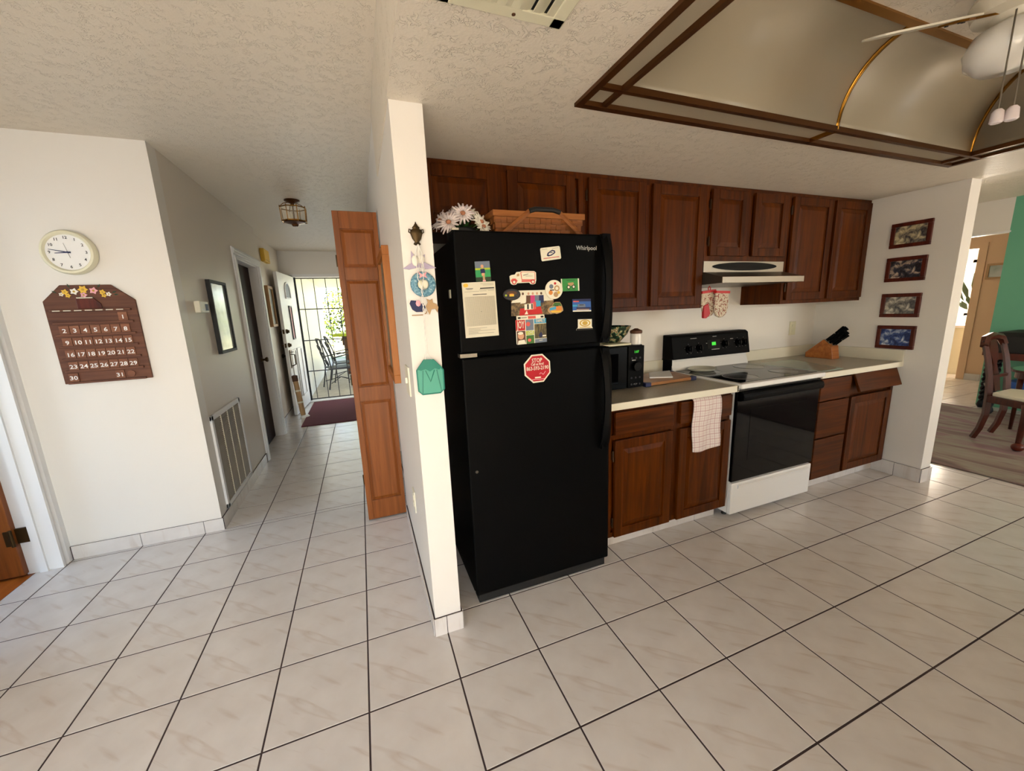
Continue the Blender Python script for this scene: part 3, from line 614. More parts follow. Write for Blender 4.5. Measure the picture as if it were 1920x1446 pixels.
# ---------------------------------------------------------------- magnets, papers and photos on the doors
def Qd(tl, tr, br, bl):
    def f(u, v):    # u right, v down
        a = [tl[i]+(tr[i]-tl[i])*u for i in (0, 1)]; b_ = [bl[i]+(br[i]-bl[i])*u for i in (0, 1)]
        return (a[0]+(b_[0]-a[0])*v, a[1]+(b_[1]-a[1])*v)
    return f
def R4(u0, v0, u1, v1): return [(u0, v0), (u1, v0), (u1, v1), (u0, v1)]
def flat(name, label, cat, outline, q, base, y, th, prints, group='magnets and papers on the refrigerator', texts=(), tsx=.62):
    """flat thing on the refrigerator door; prints: (material, uv outline)"""
    g = G(); g.prism([q(*p) for p in outline], y-th, y)
    r = tag(g.build(name, base, label=label), label, cat, group)
    if prints:
        ms = []; p = G()
        for k, (m_, poly) in enumerate(prints):
            if m_ not in ms: ms.append(m_)
            p.cur = ms.index(m_); dz = .00003*(k+1)
            p.prism([q(*c) for c in poly], y-th-dz-.0001, y-th+.0002)
        p.build('print', ms, r)
    for (s_, size, u, v, m_, tsx) in texts:
        c = q(u, v); e1 = Vector((q(1, .5)[0]-q(0, .5)[0], 0, q(1, .5)[1]-q(0, .5)[1])); e2 = Vector((0, -1, 0)).cross(e1)
        if e2.z < 0: e2 = -e2
        text(s_, size, (c[0], y-th-.0022, c[1]), m_, r, ex=e1, ey=e2, depth=.0006, sx=tsx)
    return r
FR = FX-.0003
q = Qd((.525, 1.53), (.669, 1.535), (.676, 1.307), (.528, 1.304))
pr = [('yellow', circle(.11, .05, .075, 16, .035)), ('ink', R4(.1, .105, .32, .115)), ('ink', R4(.14, .125, .3, .13)), ('ink', R4(.53, .105, .96, .125)), ('paper_line', R4(.5, .135, .96, .145)), ('paper_line', R4(.55, .03, .95, .037)), ('paper_line', R4(.62, .055, .95, .062)),
      ('paper_line', R4(.06, .16, .5, .168)), ('paper_line', R4(.52, .16, .72, .168)), ('paper_line', R4(.76, .155, .95, .163)), ('ink', R4(.3, .215, .72, .227))]
pr += [('paper_line', R4(.06, .26+.0195*k, .94, .262+.0195*k)) for k in range(28)] + [('paper_line', R4(.06+.0293*k, .26, .063+.0293*k, .79)) for k in range(31)]
pr += [('paper_line', R4(.1, .83+.025*k, .1+w_, .837+.025*k)) for k, w_ in enumerate((.55, .35, .8, .28, .75))] + [('ink', R4(.5, .53, .53, .536))]
flat('paper_pad', 'white paper chart with a printed grid and yellow logo on the freezer door', 'paper', R4(0, 0, 1, 1), q, 'paper', FR, .002, pr)
q = Qd((.585, 1.614), (.649, 1.617), (.653, 1.536), (.587, 1.533))
flat('photo', 'small photo of a child in a navy shirt standing on grass', 'photo', R4(0, 0, 1, 1), q, 'grass_green', FR, .0015,
     [('slate', R4(0, 0, 1, .33)), ('lime', R4(0, .33, 1, .42)), ('leaf_dark', R4(0, .78, 1, 1)), ('navy', [(.33, .38), (.62, .36), (.66, .58), (.34, .6)]), ('skin', circle(.47, .25, .1, 12, .09)), ('skin', R4(.4, .58, .6, .72)), ('tan', R4(.46, .7, .6, .95)), ('pink', R4(.44, .93, .64, 1))])
q = Qd((.883, 1.671), (.979, 1.682), (.986, 1.628), (.890, 1.616))
flat('card_magnet', 'white rounded card magnet with a dark curled emblem and red line', 'magnet', [(.04, 0), (.96, 0), (1, .08), (1, .92), (.96, 1), (.04, 1), (0, .92), (0, .08)], q, 'ivory', FR, .0025,
     [('navy', [(.28, .62), (.34, .42), (.48, .3), (.6, .22), (.72, .3), (.74, .46), (.66, .56), (.52, .66), (.36, .7)]), ('ivory', [(.36, .54), (.48, .38), (.62, .32), (.68, .42), (.56, .54), (.44, .6)]), ('navy', R4(.46, .4, .6, .46)), ('red', R4(.1, .79, .9, .84)), ('paper_line', R4(.08, .1, .35, .13)), ('paper_line', R4(.6, .1, .92, .13))])
q = Qd((.736, 1.577), (.861, 1.575), (.860, 1.519), (.736, 1.518))
tk = [(0, .38), (.06, .3), (.2, .26), (.26, .08), (.4, .06), (.45, 0), (.92, 0), (.99, .1), (1, .7), (.98, .8), (.97, .94), (.88, 1), (.78, .97), (.74, .86), (.27, .88), (.23, .98), (.14, 1), (.06, .95), (.02, .84)]
flat('truck_magnet', 'cream and red magnet cut out as a vintage delivery truck', 'magnet', tk, q, 'ivory', FR, .003,
     [('pinkred', [(.4, .12), (.45, .06), (.91, .06), (.96, .12), (.97, .68), (.44, .66)]), ('ivory', [(.43, .14), (.47, .09), (.9, .09), (.94, .14), (.94, .62), (.46, .6)]), ('pinkred', R4(.44, .68, .82, .8)), ('pinkred', [(.04, .66), (.1, .55), (.22, .55), (.3, .72), (.24, .8), (.05, .78)]), ('tan', [(.27, .22), (.36, .18), (.36, .38), (.26, .4)]),
      ('red', circle(.16, .8, .085, 16, .17)), ('ivory', circle(.16, .8, .05, 12, .1)), ('red', circle(.87, .8, .085, 16, .17)), ('ivory', circle(.87, .8, .05, 12, .1)), ('ink', [(.5, .3), (.7, .2), (.7, .23), (.51, .34)]), ('paper_line', R4(.6, .36, .86, .39))])
q = Qd((.74, 1.494), (.945, 1.494), (.946, 1.386), (.738, 1.386))
pp = [('ivory', [(.17, 0), (.8, 0), (.99, .42), (.6, .45), (.0, .48)])]
for k, (u, c1_, c2_) in enumerate(((.27, 'ivory', 'brown'), (.4, 'brown', 'skin'), (.5, 'magenta', 'skin'), (.6, 'slate', 'skin'), (.7, 'navy', 'brown'))):
    pp += [(c1_, [(u-.055, .2), (u+.055, .2), (u+.06, .5), (u-.06, .52)]), (c2_, circle(u, .13, .025, 10, .055))]
pp += [('red', [(.2, .72), (.68, .66), (.72, .95), (.18, 1)]), ('ivory', [(.3, .55), (.52, .52), (.55, .75), (.3, .78)]), ('ink', R4(.36, .55, .4, .75)), ('ink', R4(.46, .54, .49, .74)), ('sky_blue', [(.56, .42), (.68, .42), (.68, .64), (.58, .66)]), ('pinkred', [(.5, .46), (.57, .46), (.57, .75), (.5, .78)]), ('ivory', [(.3, .95), (.35, .8), (.38, .95)])]
flat('photo', 'group photo of five people behind a red bench', 'photo', R4(0, 0, 1, 1), q, 'group_photo', FR, .0012, pp)
q = Qd((.70, 1.502), (.780, 1.502), (.780, 1.453), (.70, 1.453))
flat('oval_magnet', 'dark oval magnet with a yellow lit scene overlapping the group photo', 'magnet', circle(.5, .5, .5, 28), q, 'black_matte', FR-.0075, .004,
     [('iron', circle(.5, .5, .44, 24, .42)), ('brown', circle(.5, .38, .3, 18, .18)), ('yellow', R4(.36, .46, .62, .66)), ('lime', circle(.16, .56, .06, 10, .09)), ('orange', R4(.4, .42, .58, .5)), ('black_matte', R4(.2, .68, .8, .76))])
q = Qd((.900, 1.536), (.986, 1.536), (.986, 1.453), (.900, 1.453))
flat('round_magnet', 'round cream magnet with colourful food pictures over the group photo corner', 'magnet', circle(.5, .5, .5, 32), q, 'ivory', FR-.0075, .004,
     [('tan', circle(.66, .44, .16, 14)), ('slate', circle(.34, .34, .12, 12)), ('red', circle(.56, .18, .07, 12)), ('orange', circle(.3, .66, .12, 12)), ('tan', circle(.6, .76, .14, 12)), ('ivory', circle(.66, .44, .09, 10)), ('ink', R4(.26, .5, .5, .55)), ('yellow', circle(.76, .66, .08, 10))])
q = Qd((.983, 1.541), (1.076, 1.542), (1.078, 1.487), (.986, 1.486))
flat('green_card', 'green card magnet with a small two-wheeled cart', 'magnet', R4(0, 0, 1, 1), q, 'green', FR, .002,
     [('ivory', R4(0, 0, .05, 1)), ('ivory', R4(.93, 0, 1, 1)), ('tan', [(.36, .34), (.68, .3), (.7, .56), (.4, .6)]), ('ink', circle(.4, .68, .1, 14, .17)), ('ivory', circle(.4, .68, .06, 12, .1)), ('ink', circle(.68, .66, .1, 14, .17)), ('ivory', circle(.68, .66, .06, 12, .1)), ('leaf_dark', R4(.3, .1, .78, .14)), ('leaf_dark', R4(.25, .9, .8, .93))])
q = Qd((.908, 1.440), (.989, 1.440), (.989, 1.387), (.908, 1.387))
hs = [(.02, .62), (.1, .45), (.3, .3), (.38, .08), (.55, .0), (.8, .02), (.9, .25), (.98, .55), (1, .75), (.85, .9), (.6, 1), (.4, .92), (.2, .95), (.05, .8)]
flat('house_magnet', 'magnet shaped like a small house with green roof and orange walls', 'magnet', hs, q, 'tan', FR-.005, .004,
     [('leaf', [(.3, .35), (.45, .05), (.8, .06), (.9, .35), (.6, .3)]), ('sky_blue', [(.15, .5), (.55, .36), (.55, .6), (.15, .7)]), ('orange', [(.55, .35), (.88, .38), (.9, .72), (.56, .75)]), ('yellow', [(.2, .72), (.9, .74), (.8, .88), (.3, .88)]), ('leaf_dark', R4(.45, .3, .7, .36))])
q = Qd((1.041, 1.45), (1.139, 1.449), (1.141, 1.391), (1.043, 1.393))
flat('postcard_magnet', 'blue postcard magnet of a lit building at dusk', 'magnet', R4(0, 0, 1, 1), q, 'blue', FR, .002,
     [('navy', R4(0, 0, 1, .2)), ('sky_blue', R4(0, .45, .25, .6)), ('slate', [(.28, .4), (.68, .4), (.7, .66), (.26, .66)]), ('navy', R4(.2, .66, .98, .8)), ('ivory', R4(0, .9, 1, 1)), ('pinkred', R4(.04, .14, .34, .24)), ('tan', R4(.2, .8, .9, .86)), ('ink', R4(.36, .45, .6, .5))])
q = Qd((1.07, 1.357), (1.145, 1.355), (1.145, 1.312), (1.070, 1.314))
flat('gold_magnet', 'cream and gold crest magnet with a black lower banner', 'magnet', [(0, 0), (1, 0), (1, .8), (1.08, 1), (1.08, 1.15), (-.12, 1.2), (-.12, 1.05), (0, .9)], q, 'ivory', FR, .002,
     [('gold', circle(.5, .42, .4, 20, .38)), ('ivory', circle(.5, .42, .3, 18, .27)), ('gold', circle(.5, .42, .2, 14, .24)), ('ink', [(-.12, 1.0), (1.08, .98), (1.08, 1.15), (-.12, 1.2)]), ('gold', R4(.1, .84, .9, .92))])
q = Qd((.754, 1.369), (.902, 1.371), (.904, 1.264), (.756, 1.260))
flat('photo_card', 'photo collage card lettered JOY and FAMILY in red, blue and lime blocks', 'photo card', [(.02, 0), (.98, 0), (1, .03), (1, .97), (.98, 1), (.02, 1), (0, .97), (0, .03)], q, 'ivory', FR-.004, .002,
     [('red', R4(0, 0, .3, .44)), ('slate', R4(.32, 0, .58, .46)), ('sky_blue', R4(.6, 0, 1, .2)), ('forest_photo', R4(.6, .22, 1, .82)), ('slate', R4(.6, .84, 1, 1)), ('brown', R4(.02, .46, .3, 1)), ('skin', circle(.15, .66, .1, 14, .14)), ('ivory', circle(.14, .55, .09, 12, .06)), ('ivory', [(.03, 1), (.06, .84), (.26, .82), (.3, 1)]),
      ('lime', R4(.32, .48, .58, .64)), ('leaf', R4(.32, .66, .58, 1)), ('pinkred', circle(.42, .86, .06, 10, .07)), ('pinkred', circle(.4, .2, .07, 10, .09)), ('navy', [(.72, .7), (.82, .55), (.88, .72), (.8, .8)]), ('ivory', R4(.86, .7, .98, .76)), ('ivory', R4(.74, .9, .86, .92))],
     texts=[('JOY', .046, .15, .22, 'ivory', .44), ('FAMILY', .021, .8, .1, 'ivory', .66), ('LOVE', .018, .45, .56, 'ivory', .66)])
for o in bpy.data.objects:
    if o.name.startswith('lettering') and o.parent and o.parent.name.startswith('photo_card'): o.location.y -= .001
q = Qd((.759, 1.386), (.893, 1.387), (.895, 1.370), (.760, 1.367))
flat('strip_magnet', 'narrow white and red strip magnet above the collage card', 'magnet', R4(0, 0, 1, 1), q, 'ivory', FR-.0035, .004, [('pinkred', R4(.4, .2, .68, .85)), ('ink', R4(.04, .3, .14, .7)), ('paper_line', R4(.16, .35, .36, .65)), ('ink', R4(.86, .3, .96, .75))])
oc = [(.788, 1.170), (.827, 1.209), (.881, 1.210), (.919, 1.174), (.921, 1.120), (.885, 1.080), (.832, 1.079), (.791, 1.117)]
g = G(); g.prism(oc, FR-.003, FR); st = tag(g.build('stop_magnet', 'ivory'), 'red octagonal stop-sign magnet with phone number on the lower refrigerator door', 'magnet', 'magnets and papers on the refrigerator')
cx_, cz_ = .8545, 1.145; G().prism([(cx_+(a-cx_)*.9, cz_+(b_-cz_)*.9) for a, b_ in oc], FR-.0038, FR-.002).build('red_face', 'sign_red', st)
tl = Vector((1, 0, .012)); 
for s_, sz, dx, dz in (('STOP', .027, -.002, .037), ('Call us first!', .0165, .0, .02), ('863-593-2190', .0245, .0, .001)): text(s_, sz, (cx_+dx, FR-.0045, cz_+dz), 'ivory', st, ex=tl, ey=(-.012, 0, 1), depth=.0005, sx=.8)
g = G(); g.tube([(cx_+.01+.005*k, FR-.004, cz_-.028+.006*math.sin(k*1.3)+.001*k) for k in range(7)], .0014, 5); g.build('emblem', 'pink', st)
box(cx_-.014, cx_+.016, FR-.0045, FR-.003, cz_-.045, cz_-.039).build('small_print', 'ivory', st); box(cx_-.034, cx_+.036, FR-.0045, FR-.003, cz_-.052, cz_-.049).build('small_print', 'pink', st)
tag(box(.506, .5115, .472, .50, 1.475, 1.512).build('clip_magnet', 'ivory', bevel=.002), 'small white clip magnet on the side of the refrigerator', 'magnet', 'magnets and papers on the refrigerator')

# ---------------------------------------------------------------- on top of the refrigerator
r = thing('flower_pot', 'pale pink and white daisies in a dark pot on top of the refrigerator', 'flowers', (.585, .50, 1.716))
g = G(); g.lathe([(.05, 0), (.065, .01), (.07, .05), (.066, .055), (.0, .05)], (.585, .50, 1.716)); g.build('pot', 'black_matte', r, smooth=True)
for (x, y, z, tx, ty, R_, m_) in ((.578, .44, 1.825, -.1, -1, .055, 'petal'), (.512, .425, 1.784, -.7, -.9, .058, 'petal'), (.66, .45, 1.795, .55, -.9, .05, 'petal_white'), (.63, .52, 1.85, .3, -.6, .05, 'petal_white'), (.54, .52, 1.83, -.5, -.5, .05, 'petal'), (.665, .44, 1.774, .5, -1, .045, 'petal_white'), (.49, .48, 1.80, -.9, -.4, .05, 'petal'), (.60, .57, 1.86, 0, -.4, .045, 'petal_white')):
    nrm = Vector((tx, ty, .55)).normalized(); a1 = nrm.orthogonal().normalized(); b1 = nrm.cross(a1); c = Vector((x, y, z))
    g = G(); N = 17
    for k in range(N):
        an = 2*PI*k/N; d_ = a1*math.cos(an)+b1*math.sin(an); s_ = nrm.cross(d_); rr_ = R_*random.uniform(.88, 1.08); up_ = nrm*rr_*random.uniform(-.1, .2)
        g.add([c+d_*.006, c+d_*rr_*.55+s_*.006+nrm*.004, c+d_*rr_+up_+s_*.003, c+d_*rr_+up_-s_*.003, c+d_*rr_*.55-s_*.006+nrm*.004, c+d_*rr_*.5+nrm*.0075], [(0, 1, 5), (1, 2, 3, 5), (3, 4, 5), (4, 0, 5), (0, 4, 3, 2, 1)])
    f = g.build('daisy', m_, r)
    G().ball(c+nrm*.004, .012, .012, .009, 10).build('flower_center', 'flower_center', f, smooth='all')
    G().tube([c-nrm*.004, (Vector((.585, .5, 1.77))*.5+c*.5)+Vector((0, 0, -.01)), (.585, .5, 1.76)], .0025, 5).build('stem', 'leaf', f)
for k in range(16):
    an = 2*PI*k/16+.2; d_ = Vector((math.cos(an), math.sin(an), .25+.5*random.random())); c = Vector((.585, .5, 1.768)); s_ = Vector((-math.sin(an), math.cos(an), 0))*.012; l_ = .085*random.uniform(.7, 1)
    G().add([c, c+d_*l_*.5+s_, c+d_*l_, c+d_*l_*.5-s_, c+d_*l_*.5+Vector((0, 0, -.003))], [(0, 1, 2, 3), (0, 4, 1), (1, 4, 2), (2, 4, 3), (3, 4, 0)]).build('leaf', 'leaf_dark' if k % 2 else 'leaf', r)
r = thing('picnic_basket', 'woven splint picnic basket with dark grip handle on top of the refrigerator', 'basket', (.925, .56, 1.716))
BX0, BX1, BY0, BY1, BZ = .715, 1.165, .43, .665, 1.717
g = G(); g.hexa([(BX0+.02, BY0+.02, BZ), (BX1-.02, BY0+.02, BZ), (BX1-.02, BY1-.02, BZ), (BX0+.02, BY1-.02, BZ)], [(BX0, BY0, BZ+.115), (BX1, BY0, BZ+.115), (BX1, BY1, BZ+.115), (BX0, BY1, BZ+.115)]); g.build('basket_body', 'basket_wood_z', r)
g = G(); nc = 16
for row in range(4):
    z0 = BZ+.006+row*.024
    for c in range(nc):
        f = (z0+.011-BZ)/.115; xa = BX0+.02*(1-f)+(BX1-BX0-.04*(1-f))*c/nc; xb = BX0+.02*(1-f)+(BX1-BX0-.04*(1-f))*(c+1)/nc; y = BY0+.02*(1-f); o_ = .004 if (row+c) % 2 else .001
        g.box(xa+.001, xb-.001, y-o_, y+.004, z0, z0+.022)
    for c in range(9):
        f = (z0+.011-BZ)/.115
        for sx_ in (0, 1):
            x = BX0+.02*(1-f) if sx_ == 0 else BX1-.02*(1-f); ya = BY0+.02*(1-f)+(BY1-BY0-.04)*c/9; o_ = .004 if (row+c) % 2 else .001; sg = -1 if sx_ == 0 else 1
            g.box(min(x+sg*o_, x-sg*.004), max(x+sg*o_, x-sg*.004), ya+.001, ya+(BY1-BY0-.04)/9-.001, z0, z0+.022)
o = g.build('weave', 'basket_wood', r); o['kind'] = 'stuff'
for a in ((BX0-.006, BX1+.006, BY0-.007, BY0+.003), (BX0-.006, BX1+.006, BY1-.003, BY1+.007), (BX0-.007, BX0+.003, BY0, BY1), (BX1-.003, BX1+.007, BY0, BY1)): box(*a, BZ+.102, BZ+.128).build('rim_band', 'basket_wood', r, bevel=.002)
box(BX0, BX1, BY0, BY1, BZ+.115, BZ+.124).build('lid', 'basket_wood', r)
for yy in (BY0-.010, BY1+.010):
    g = G(); 
    for (xa, xb) in ((.755, .885), (1.15, 1.03)): G().tube([(xa, yy, BZ+.03), (xb, yy, BZ+.13)], .011, 4, flat=.35).build('handle_strap', 'basket_wood', r)
    g = G(); g.tube([(.88, yy, BZ+.128), (.91, yy, BZ+.137), (1.0, yy, BZ+.137), (1.035, yy, BZ+.128)], .011, 8); g.build('grip', 'black_matte', r, smooth=True)

# ---------------------------------------------------------------- on the counters and the range
r = thing('microwave', 'black compact microwave oven with green clock display beside the refrigerator', 'microwave', (1.5, .83, .905))
MZ = .912
box(1.262, 1.708, .64, 1.0, MZ, MZ+.262).build('case', 'black_plastic', r, bevel=.006)
fd_ = box(1.264, 1.585, .625, .645, MZ+.004, MZ+.258).build('door', 'black_gloss', r, bevel=.003); box(1.29, 1.52, .6235, .626, MZ+.04, MZ+.22).build('door_window', 'dark_window', fd_)
pn = box(1.59, 1.706, .622, .645, MZ+.004, MZ+.258).build('control_panel', 'black_plastic', r, bevel=.003)
text('1:07', .02, (1.648, .621, MZ+.222), 'display_green', pn)
G().cyl((1.645, .624, MZ+.135), (1.645, .600, MZ+.135), .030, .027).build('knob', 'black_gloss', pn, smooth=True)
for a in range(5):
    for bb in range(3):
        if a == 4 or a == 0 or bb: pass
        if a in (0, 3, 4): G().cyl((1.615+.03*bb, .623, MZ+.185-.04*a), (1.615+.03*bb, .619, MZ+.185-.04*a), .006, n=10).build('button', 'iron', pn)
text('MENU', .010, (1.63, .6213, MZ+.172), 'silver_print', pn); text('START', .009, (1.645, .6213, MZ+.025), 'silver_print', pn)
for x in (1.3, 1.66):
    for y in (.68, .95): G().cyl((x, y, .9045), (x, y, MZ+.002), .012, n=10).build('foot', 'black_matte', r)
MTP = MZ+.262
g = box(1.33, 1.632, .65, .86, MTP, MTP+.012); tag(g.build('tray', 'cream', bevel=.003), 'shallow cream tray lying on top of the microwave', 'tray')
g = G(); g.lathe([(.04, 0), (.055, .006), (.095, .05), (.118, .10), (.112, .10), (.09, .052), (.05, .012), (0, .01)], (1.572, .770, MTP+.012), n=28); tag(g.build('bowl', 'mosaic', smooth=True), 'deep bowl in green, tan and black mosaic on the microwave', 'bowl')
r = thing('canister', 'white canister with red-brown lid beside the mosaic bowl', 'canister', (1.674, .662, MTP))
ORG[r] = Vector((1.674, .662, MTP)); r.location = (1.674, .662, MTP)
G().lathe([(.03, 0), (.034, .004), (.034, .06), (.032, .068)], (1.674, .662, MTP), n=20).build('jar', 'enamel', r, smooth=True)
G().lathe([(.032, .066), (.036, .07), (.036, .084), (.018, .092), (.01, .097)], (1.674, .662, MTP), n=20).build('lid', 'brown', r, smooth=True)
G().tube([(1.69, .70, MTP+.05), (1.70, .715, MTP+.046), (1.70, .715, MTP+.02), (1.69, .70, MTP+.014)], .005, 6).build('handle', 'enamel', r, smooth=True)
# chopping board
r = thing('chopping_board', 'wooden chopping board with blue corner grips on the counter by the range', 'cutting board', (1.95, .79, .905))
bc = [(1.735, .634), (2.155, .650), (2.19, .915), (1.755, .93)]
G().prism(bc, .9075, .9275, 'xy').build('board', 'board_wood', r, bevel=.003)
for k in range(4):
    x, y = bc[k]; n1 = Vector(bc[(k+1) % 4])-Vector(bc[k]); n2 = Vector(bc[k-1])-Vector(bc[k]); n1.normalize(); n2.normalize(); c = Vector((x, y))-(n1+n2)*.004
    p = [c, c+n1*.045, c+n1*.045+n2*.015, c+n1*.015+n2*.045, c+n2*.045]
    G().prism([tuple(q_) for q_ in p], .905, .930, 'xy').build('corner_grip', 'navy', r, bevel=.002)
tag(G().prism([(1.985, .905), (2.155, .885), (2.0, .69), (1.865, .755)], .9282, .9375, 'xy').build('folded_paper', 'white', bevel=.002), 'folded white paper lying on the chopping board', 'paper')
g = G(); pts = [(0, 0)]; g.lathe([(.05, 0), (.062, .003), (.075, .016), (.079, .02), (.072, .018), (.058, .007), (0, .005)], (0, 0, 0), n=32)
for i, v_ in enumerate(g.v):
    a_ = math.atan2(v_.y, v_.x); k_ = 1.12+.10*abs(math.cos(2*a_)); ext = 1+.35*max(0, math.cos(a_-PI))**8
    g.v[i] = Vector((2.425+v_.x*k_*1.05*ext, .845+v_.y*k_*.95, .9182+v_.z))
tag(g.build('spoon_rest', 'ivory', smooth=True), 'cream lobed spoon rest on the rear left burner of the range', 'spoon rest')
tag(G().prism([(3.035, .895), (3.44, .875), (3.29, .425), (3.055, .425)], .9045, .9095, 'xy').build('glass_board', 'green_glass', bevel=.001), 'pale green frosted glass cutting board beside the range', 'cutting board')
# knife block
r = thing('knife_block', 'wooden knife block in the counter corner holding black-handled knives', 'knife block', (3.76, .82, .905))
KY0 = .94
prof = [(0, 0), (0, .04), (.13, .158), (.196, .105), (.214, 0)]
g = G(); g.prism([(KY0-u, .905+z) for u, z in prof], 3.695, 3.785, 'yz'); g.build('block', 'block_wood', r, bevel=.003)
kd = Vector((0, -.72, .69)).normalized(); fa = Vector((0, KY0-.13, .905+.158)); fb = Vector((0, KY0-.196, .905+.105)); i_ = 0
for (x, t_, l_, hw) in ((3.712, .2, .165, .012), (3.742, .2, .16, .012), (3.77, .22, .15, .011), (3.712, .55, .145, .011), (3.742, .55, .14, .011), (3.77, .58, .13, .010), (3.727, .84, .125, .009), (3.757, .84, .12, .009)):
    p = fa+(fb-fa)*t_; p.x = x
    kn = thing('knife', 'black-handled kitchen knife standing in the wooden knife block', 'knife', tuple(p), 'knives in the knife block')
    n_ = Vector((0, kd.z, -kd.y)); q0 = p-kd*.02
    g = G()
    for (a_, b_) in ((0, l_*.5), (l_*.5, l_)):
        def rect(s_, h_): c = p+kd*s_; return [c+Vector((-.007, 0, 0))-n_*h_, c+Vector((.007, 0, 0))-n_*h_, c+Vector((.007, 0, 0))+n_*h_, c+Vector((-.007, 0, 0))+n_*h_]
        g.hexa(rect(a_+.006, hw*(.85 if a_ == 0 else .8)), rect(b_, hw*(.8 if a_ == 0 else 1.15)))
    g.build('handle', 'black_plastic', kn, bevel=.002)
    g = G(); c0, c1_ = p-kd*.004, p+kd*.008; g.hexa([c0+Vector((-.006, 0, 0))-n_*hw, c0+Vector((.006, 0, 0))-n_*hw, c0+Vector((.006, 0, 0))+n_*hw, c0+Vector((-.006, 0, 0))+n_*hw], [c1_+Vector((-.006, 0, 0))-n_*hw, c1_+Vector((.006, 0, 0))-n_*hw, c1_+Vector((.006, 0, 0))+n_*hw, c1_+Vector((-.006, 0, 0))+n_*hw])
    g.build('bolster', 'steel', kn)
# tea towel over the drawer
g = G(); nx, nz = 14, 26; vs = []
prof = [(.4205, .856), (.408, .861)]+[(.388-.004*math.sin(k*.35), .858-.0132*k) for k in range(25)]
for k, (y, z) in enumerate(prof):
    for i in range(nx+1):
        u = i/nx; x = 1.868+.212*u+.010*(k/26)*(.7); wv = .005*math.sin(u*9+k*.12)*min(1, k/8); zz = z-(.007*math.sin(u*5) if k > 22 else 0)+.006*u*(1 if k > 1 else 0)*0
        vs.append((x, y+wv-.004*(k > 2), zz))
N = nx+1
g.add(vs, [(k*N+i, k*N+i+1, (k+1)*N+i+1, (k+1)*N+i) for k in range(len(prof)-1) for i in range(nx)])
o = tag(g.build('tea_towel', 'towel_plaid', smooth='all'), 'white and pink plaid tea towel hanging over a drawer front', 'towel')
sm = o.modifiers.new('thick', 'SOLIDIFY'); sm.thickness = .006; sm.offset = 1
# oven mitts under the hood
r = thing('oven_mitts', 'pair of floral oven mitts with red trim hanging by the range hood', 'oven mitts', (2.35, .72, 1.30))
MY = .735
def mitt(dx, y0, rot, mat):
    out = [(0, .175), (.115, .17), (.118, .07), (.105, .025), (.08, .004), (.05, 0), (.022, .01), (.004, .04), (-.004, .09)]
    cx_ = .055; Mr = Matrix.Translation((2.305+dx, y0, 1.305)) @ Matrix.Rotation(rot, 4, 'Y')
    g = G(); g.prism(out, -.018, .0); g.xf(Mr); a = g.build('mitt', mat, r, smooth=True, bevel=.007)
    g = G(); g.box(-.002, .118, -.021, .003, .160, .176); g.xf(Mr); g.build('cuff_trim', 'red', a)
    return a
mitt(.025, MY-.03, .04, 'mitt_print'); mitt(-.045, MY, -.09, 'mitt_print')
g = G(); g.prism([(2.258, 1.385), (2.30, 1.40), (2.322, 1.33), (2.29, 1.302), (2.262, 1.303)], MY-.024, MY-.004); g.build('red_thumb', 'sign_red', r, bevel=.005)
g = G(); g.tube([(2.305, MY-.012, 1.475), (2.30, MY-.012, 1.50), (2.31, MY-.012, 1.512), (2.32, MY-.012, 1.50), (2.318, MY-.012, 1.475)], .003, 5); g.build('hanging_loop', 'red', r)

# ---------------------------------------------------------------- pictures on the side wall
for k, (zc, lab) in enumerate(((1.835, 'pale winter house scene, topmost of the four'), (1.590, 'dark trees, second from the top'), (1.325, 'grey snowy field, third from the top'), (1.085, 'blue snowy village, lowest, touching the side splash'))):
    r = thing('framed_picture', 'small picture in reddish wood frame showing a '+lab, 'picture', (3.94, .453, zc-.088), 'four small pictures in a column on the side wall')
    y0, y1, z0, z1, f = .337, .569, zc-.088, zc+.088, .026
    g = G()
    for a in ((y0, y1, z0, z0+f), (y0, y1, z1-f, z1), (y0, y0+f, z0+f, z1-f), (y1-f, y1, z0+f, z1-f)): g.box(3.925, 3.9445, *a)
    g.build('frame', 'cherry', r, bevel=.003); box(3.933, 3.944, y0+f, y1-f, z0+f, z1-f).build('print', 'winter_print_%d' % k, r)
def plate(name, label, loc, nrm, w_, h_, cat, mat='ivory', kind='outlet'):
    r = thing(name, label, cat, loc); n_ = Vector(nrm); s_ = Vector((0, 0, 1)).cross(n_)
    def b_(u0, u1, z0, z1, d0, d1, nm, m_):
        g = G(); c = Vector(loc); q = lambda u, z, d: c+s_*u+Vector((0, 0, z))+n_*d
        g.hexa([q(u0, z0, d0), q(u1, z0, d0), q(u1, z1, d0), q(u0, z1, d0)], [q(u0, z0, d1), q(u1, z0, d1), q(u1, z1, d1), q(u0, z1, d1)]); g.build(nm, m_, r, bevel=.001)
    b_(-w_/2, w_/2, -h_/2, h_/2, 0, .006, 'plate', mat)
    if kind == 'outlet':
        for dz in (-.02, .02): b_(-.014, .014, dz-.013, dz+.013, .005, .009, 'socket', mat)
    elif kind == 'switch': b_(-.005, .005, -.012, .012, .005, .014, 'toggle', mat)
    return r
plate('wall_outlet', 'ivory wall outlet between the range and the knife block', (3.66, 1.05, 1.15), (0, -1, 0), .075, .118, 'outlet', 'cream')
plate('wall_outlet', 'ivory wall outlet low on the hall side of the partition', (.29, .70, .44), (-1, 0, 0), .075, .118, 'outlet')
r = plate('light_switch', 'ivory light switch plate on the hall side of the partition end', (.29, .44, 1.13), (-1, 0, 0), .12, .125, 'light switch', kind='switch')
plate('light_switch', 'white light switch plate on the wall behind the open front door', (-.985, 5.02, 1.38), (1, 0, 0), .09, .13, 'light switch', 'white', 'switch')

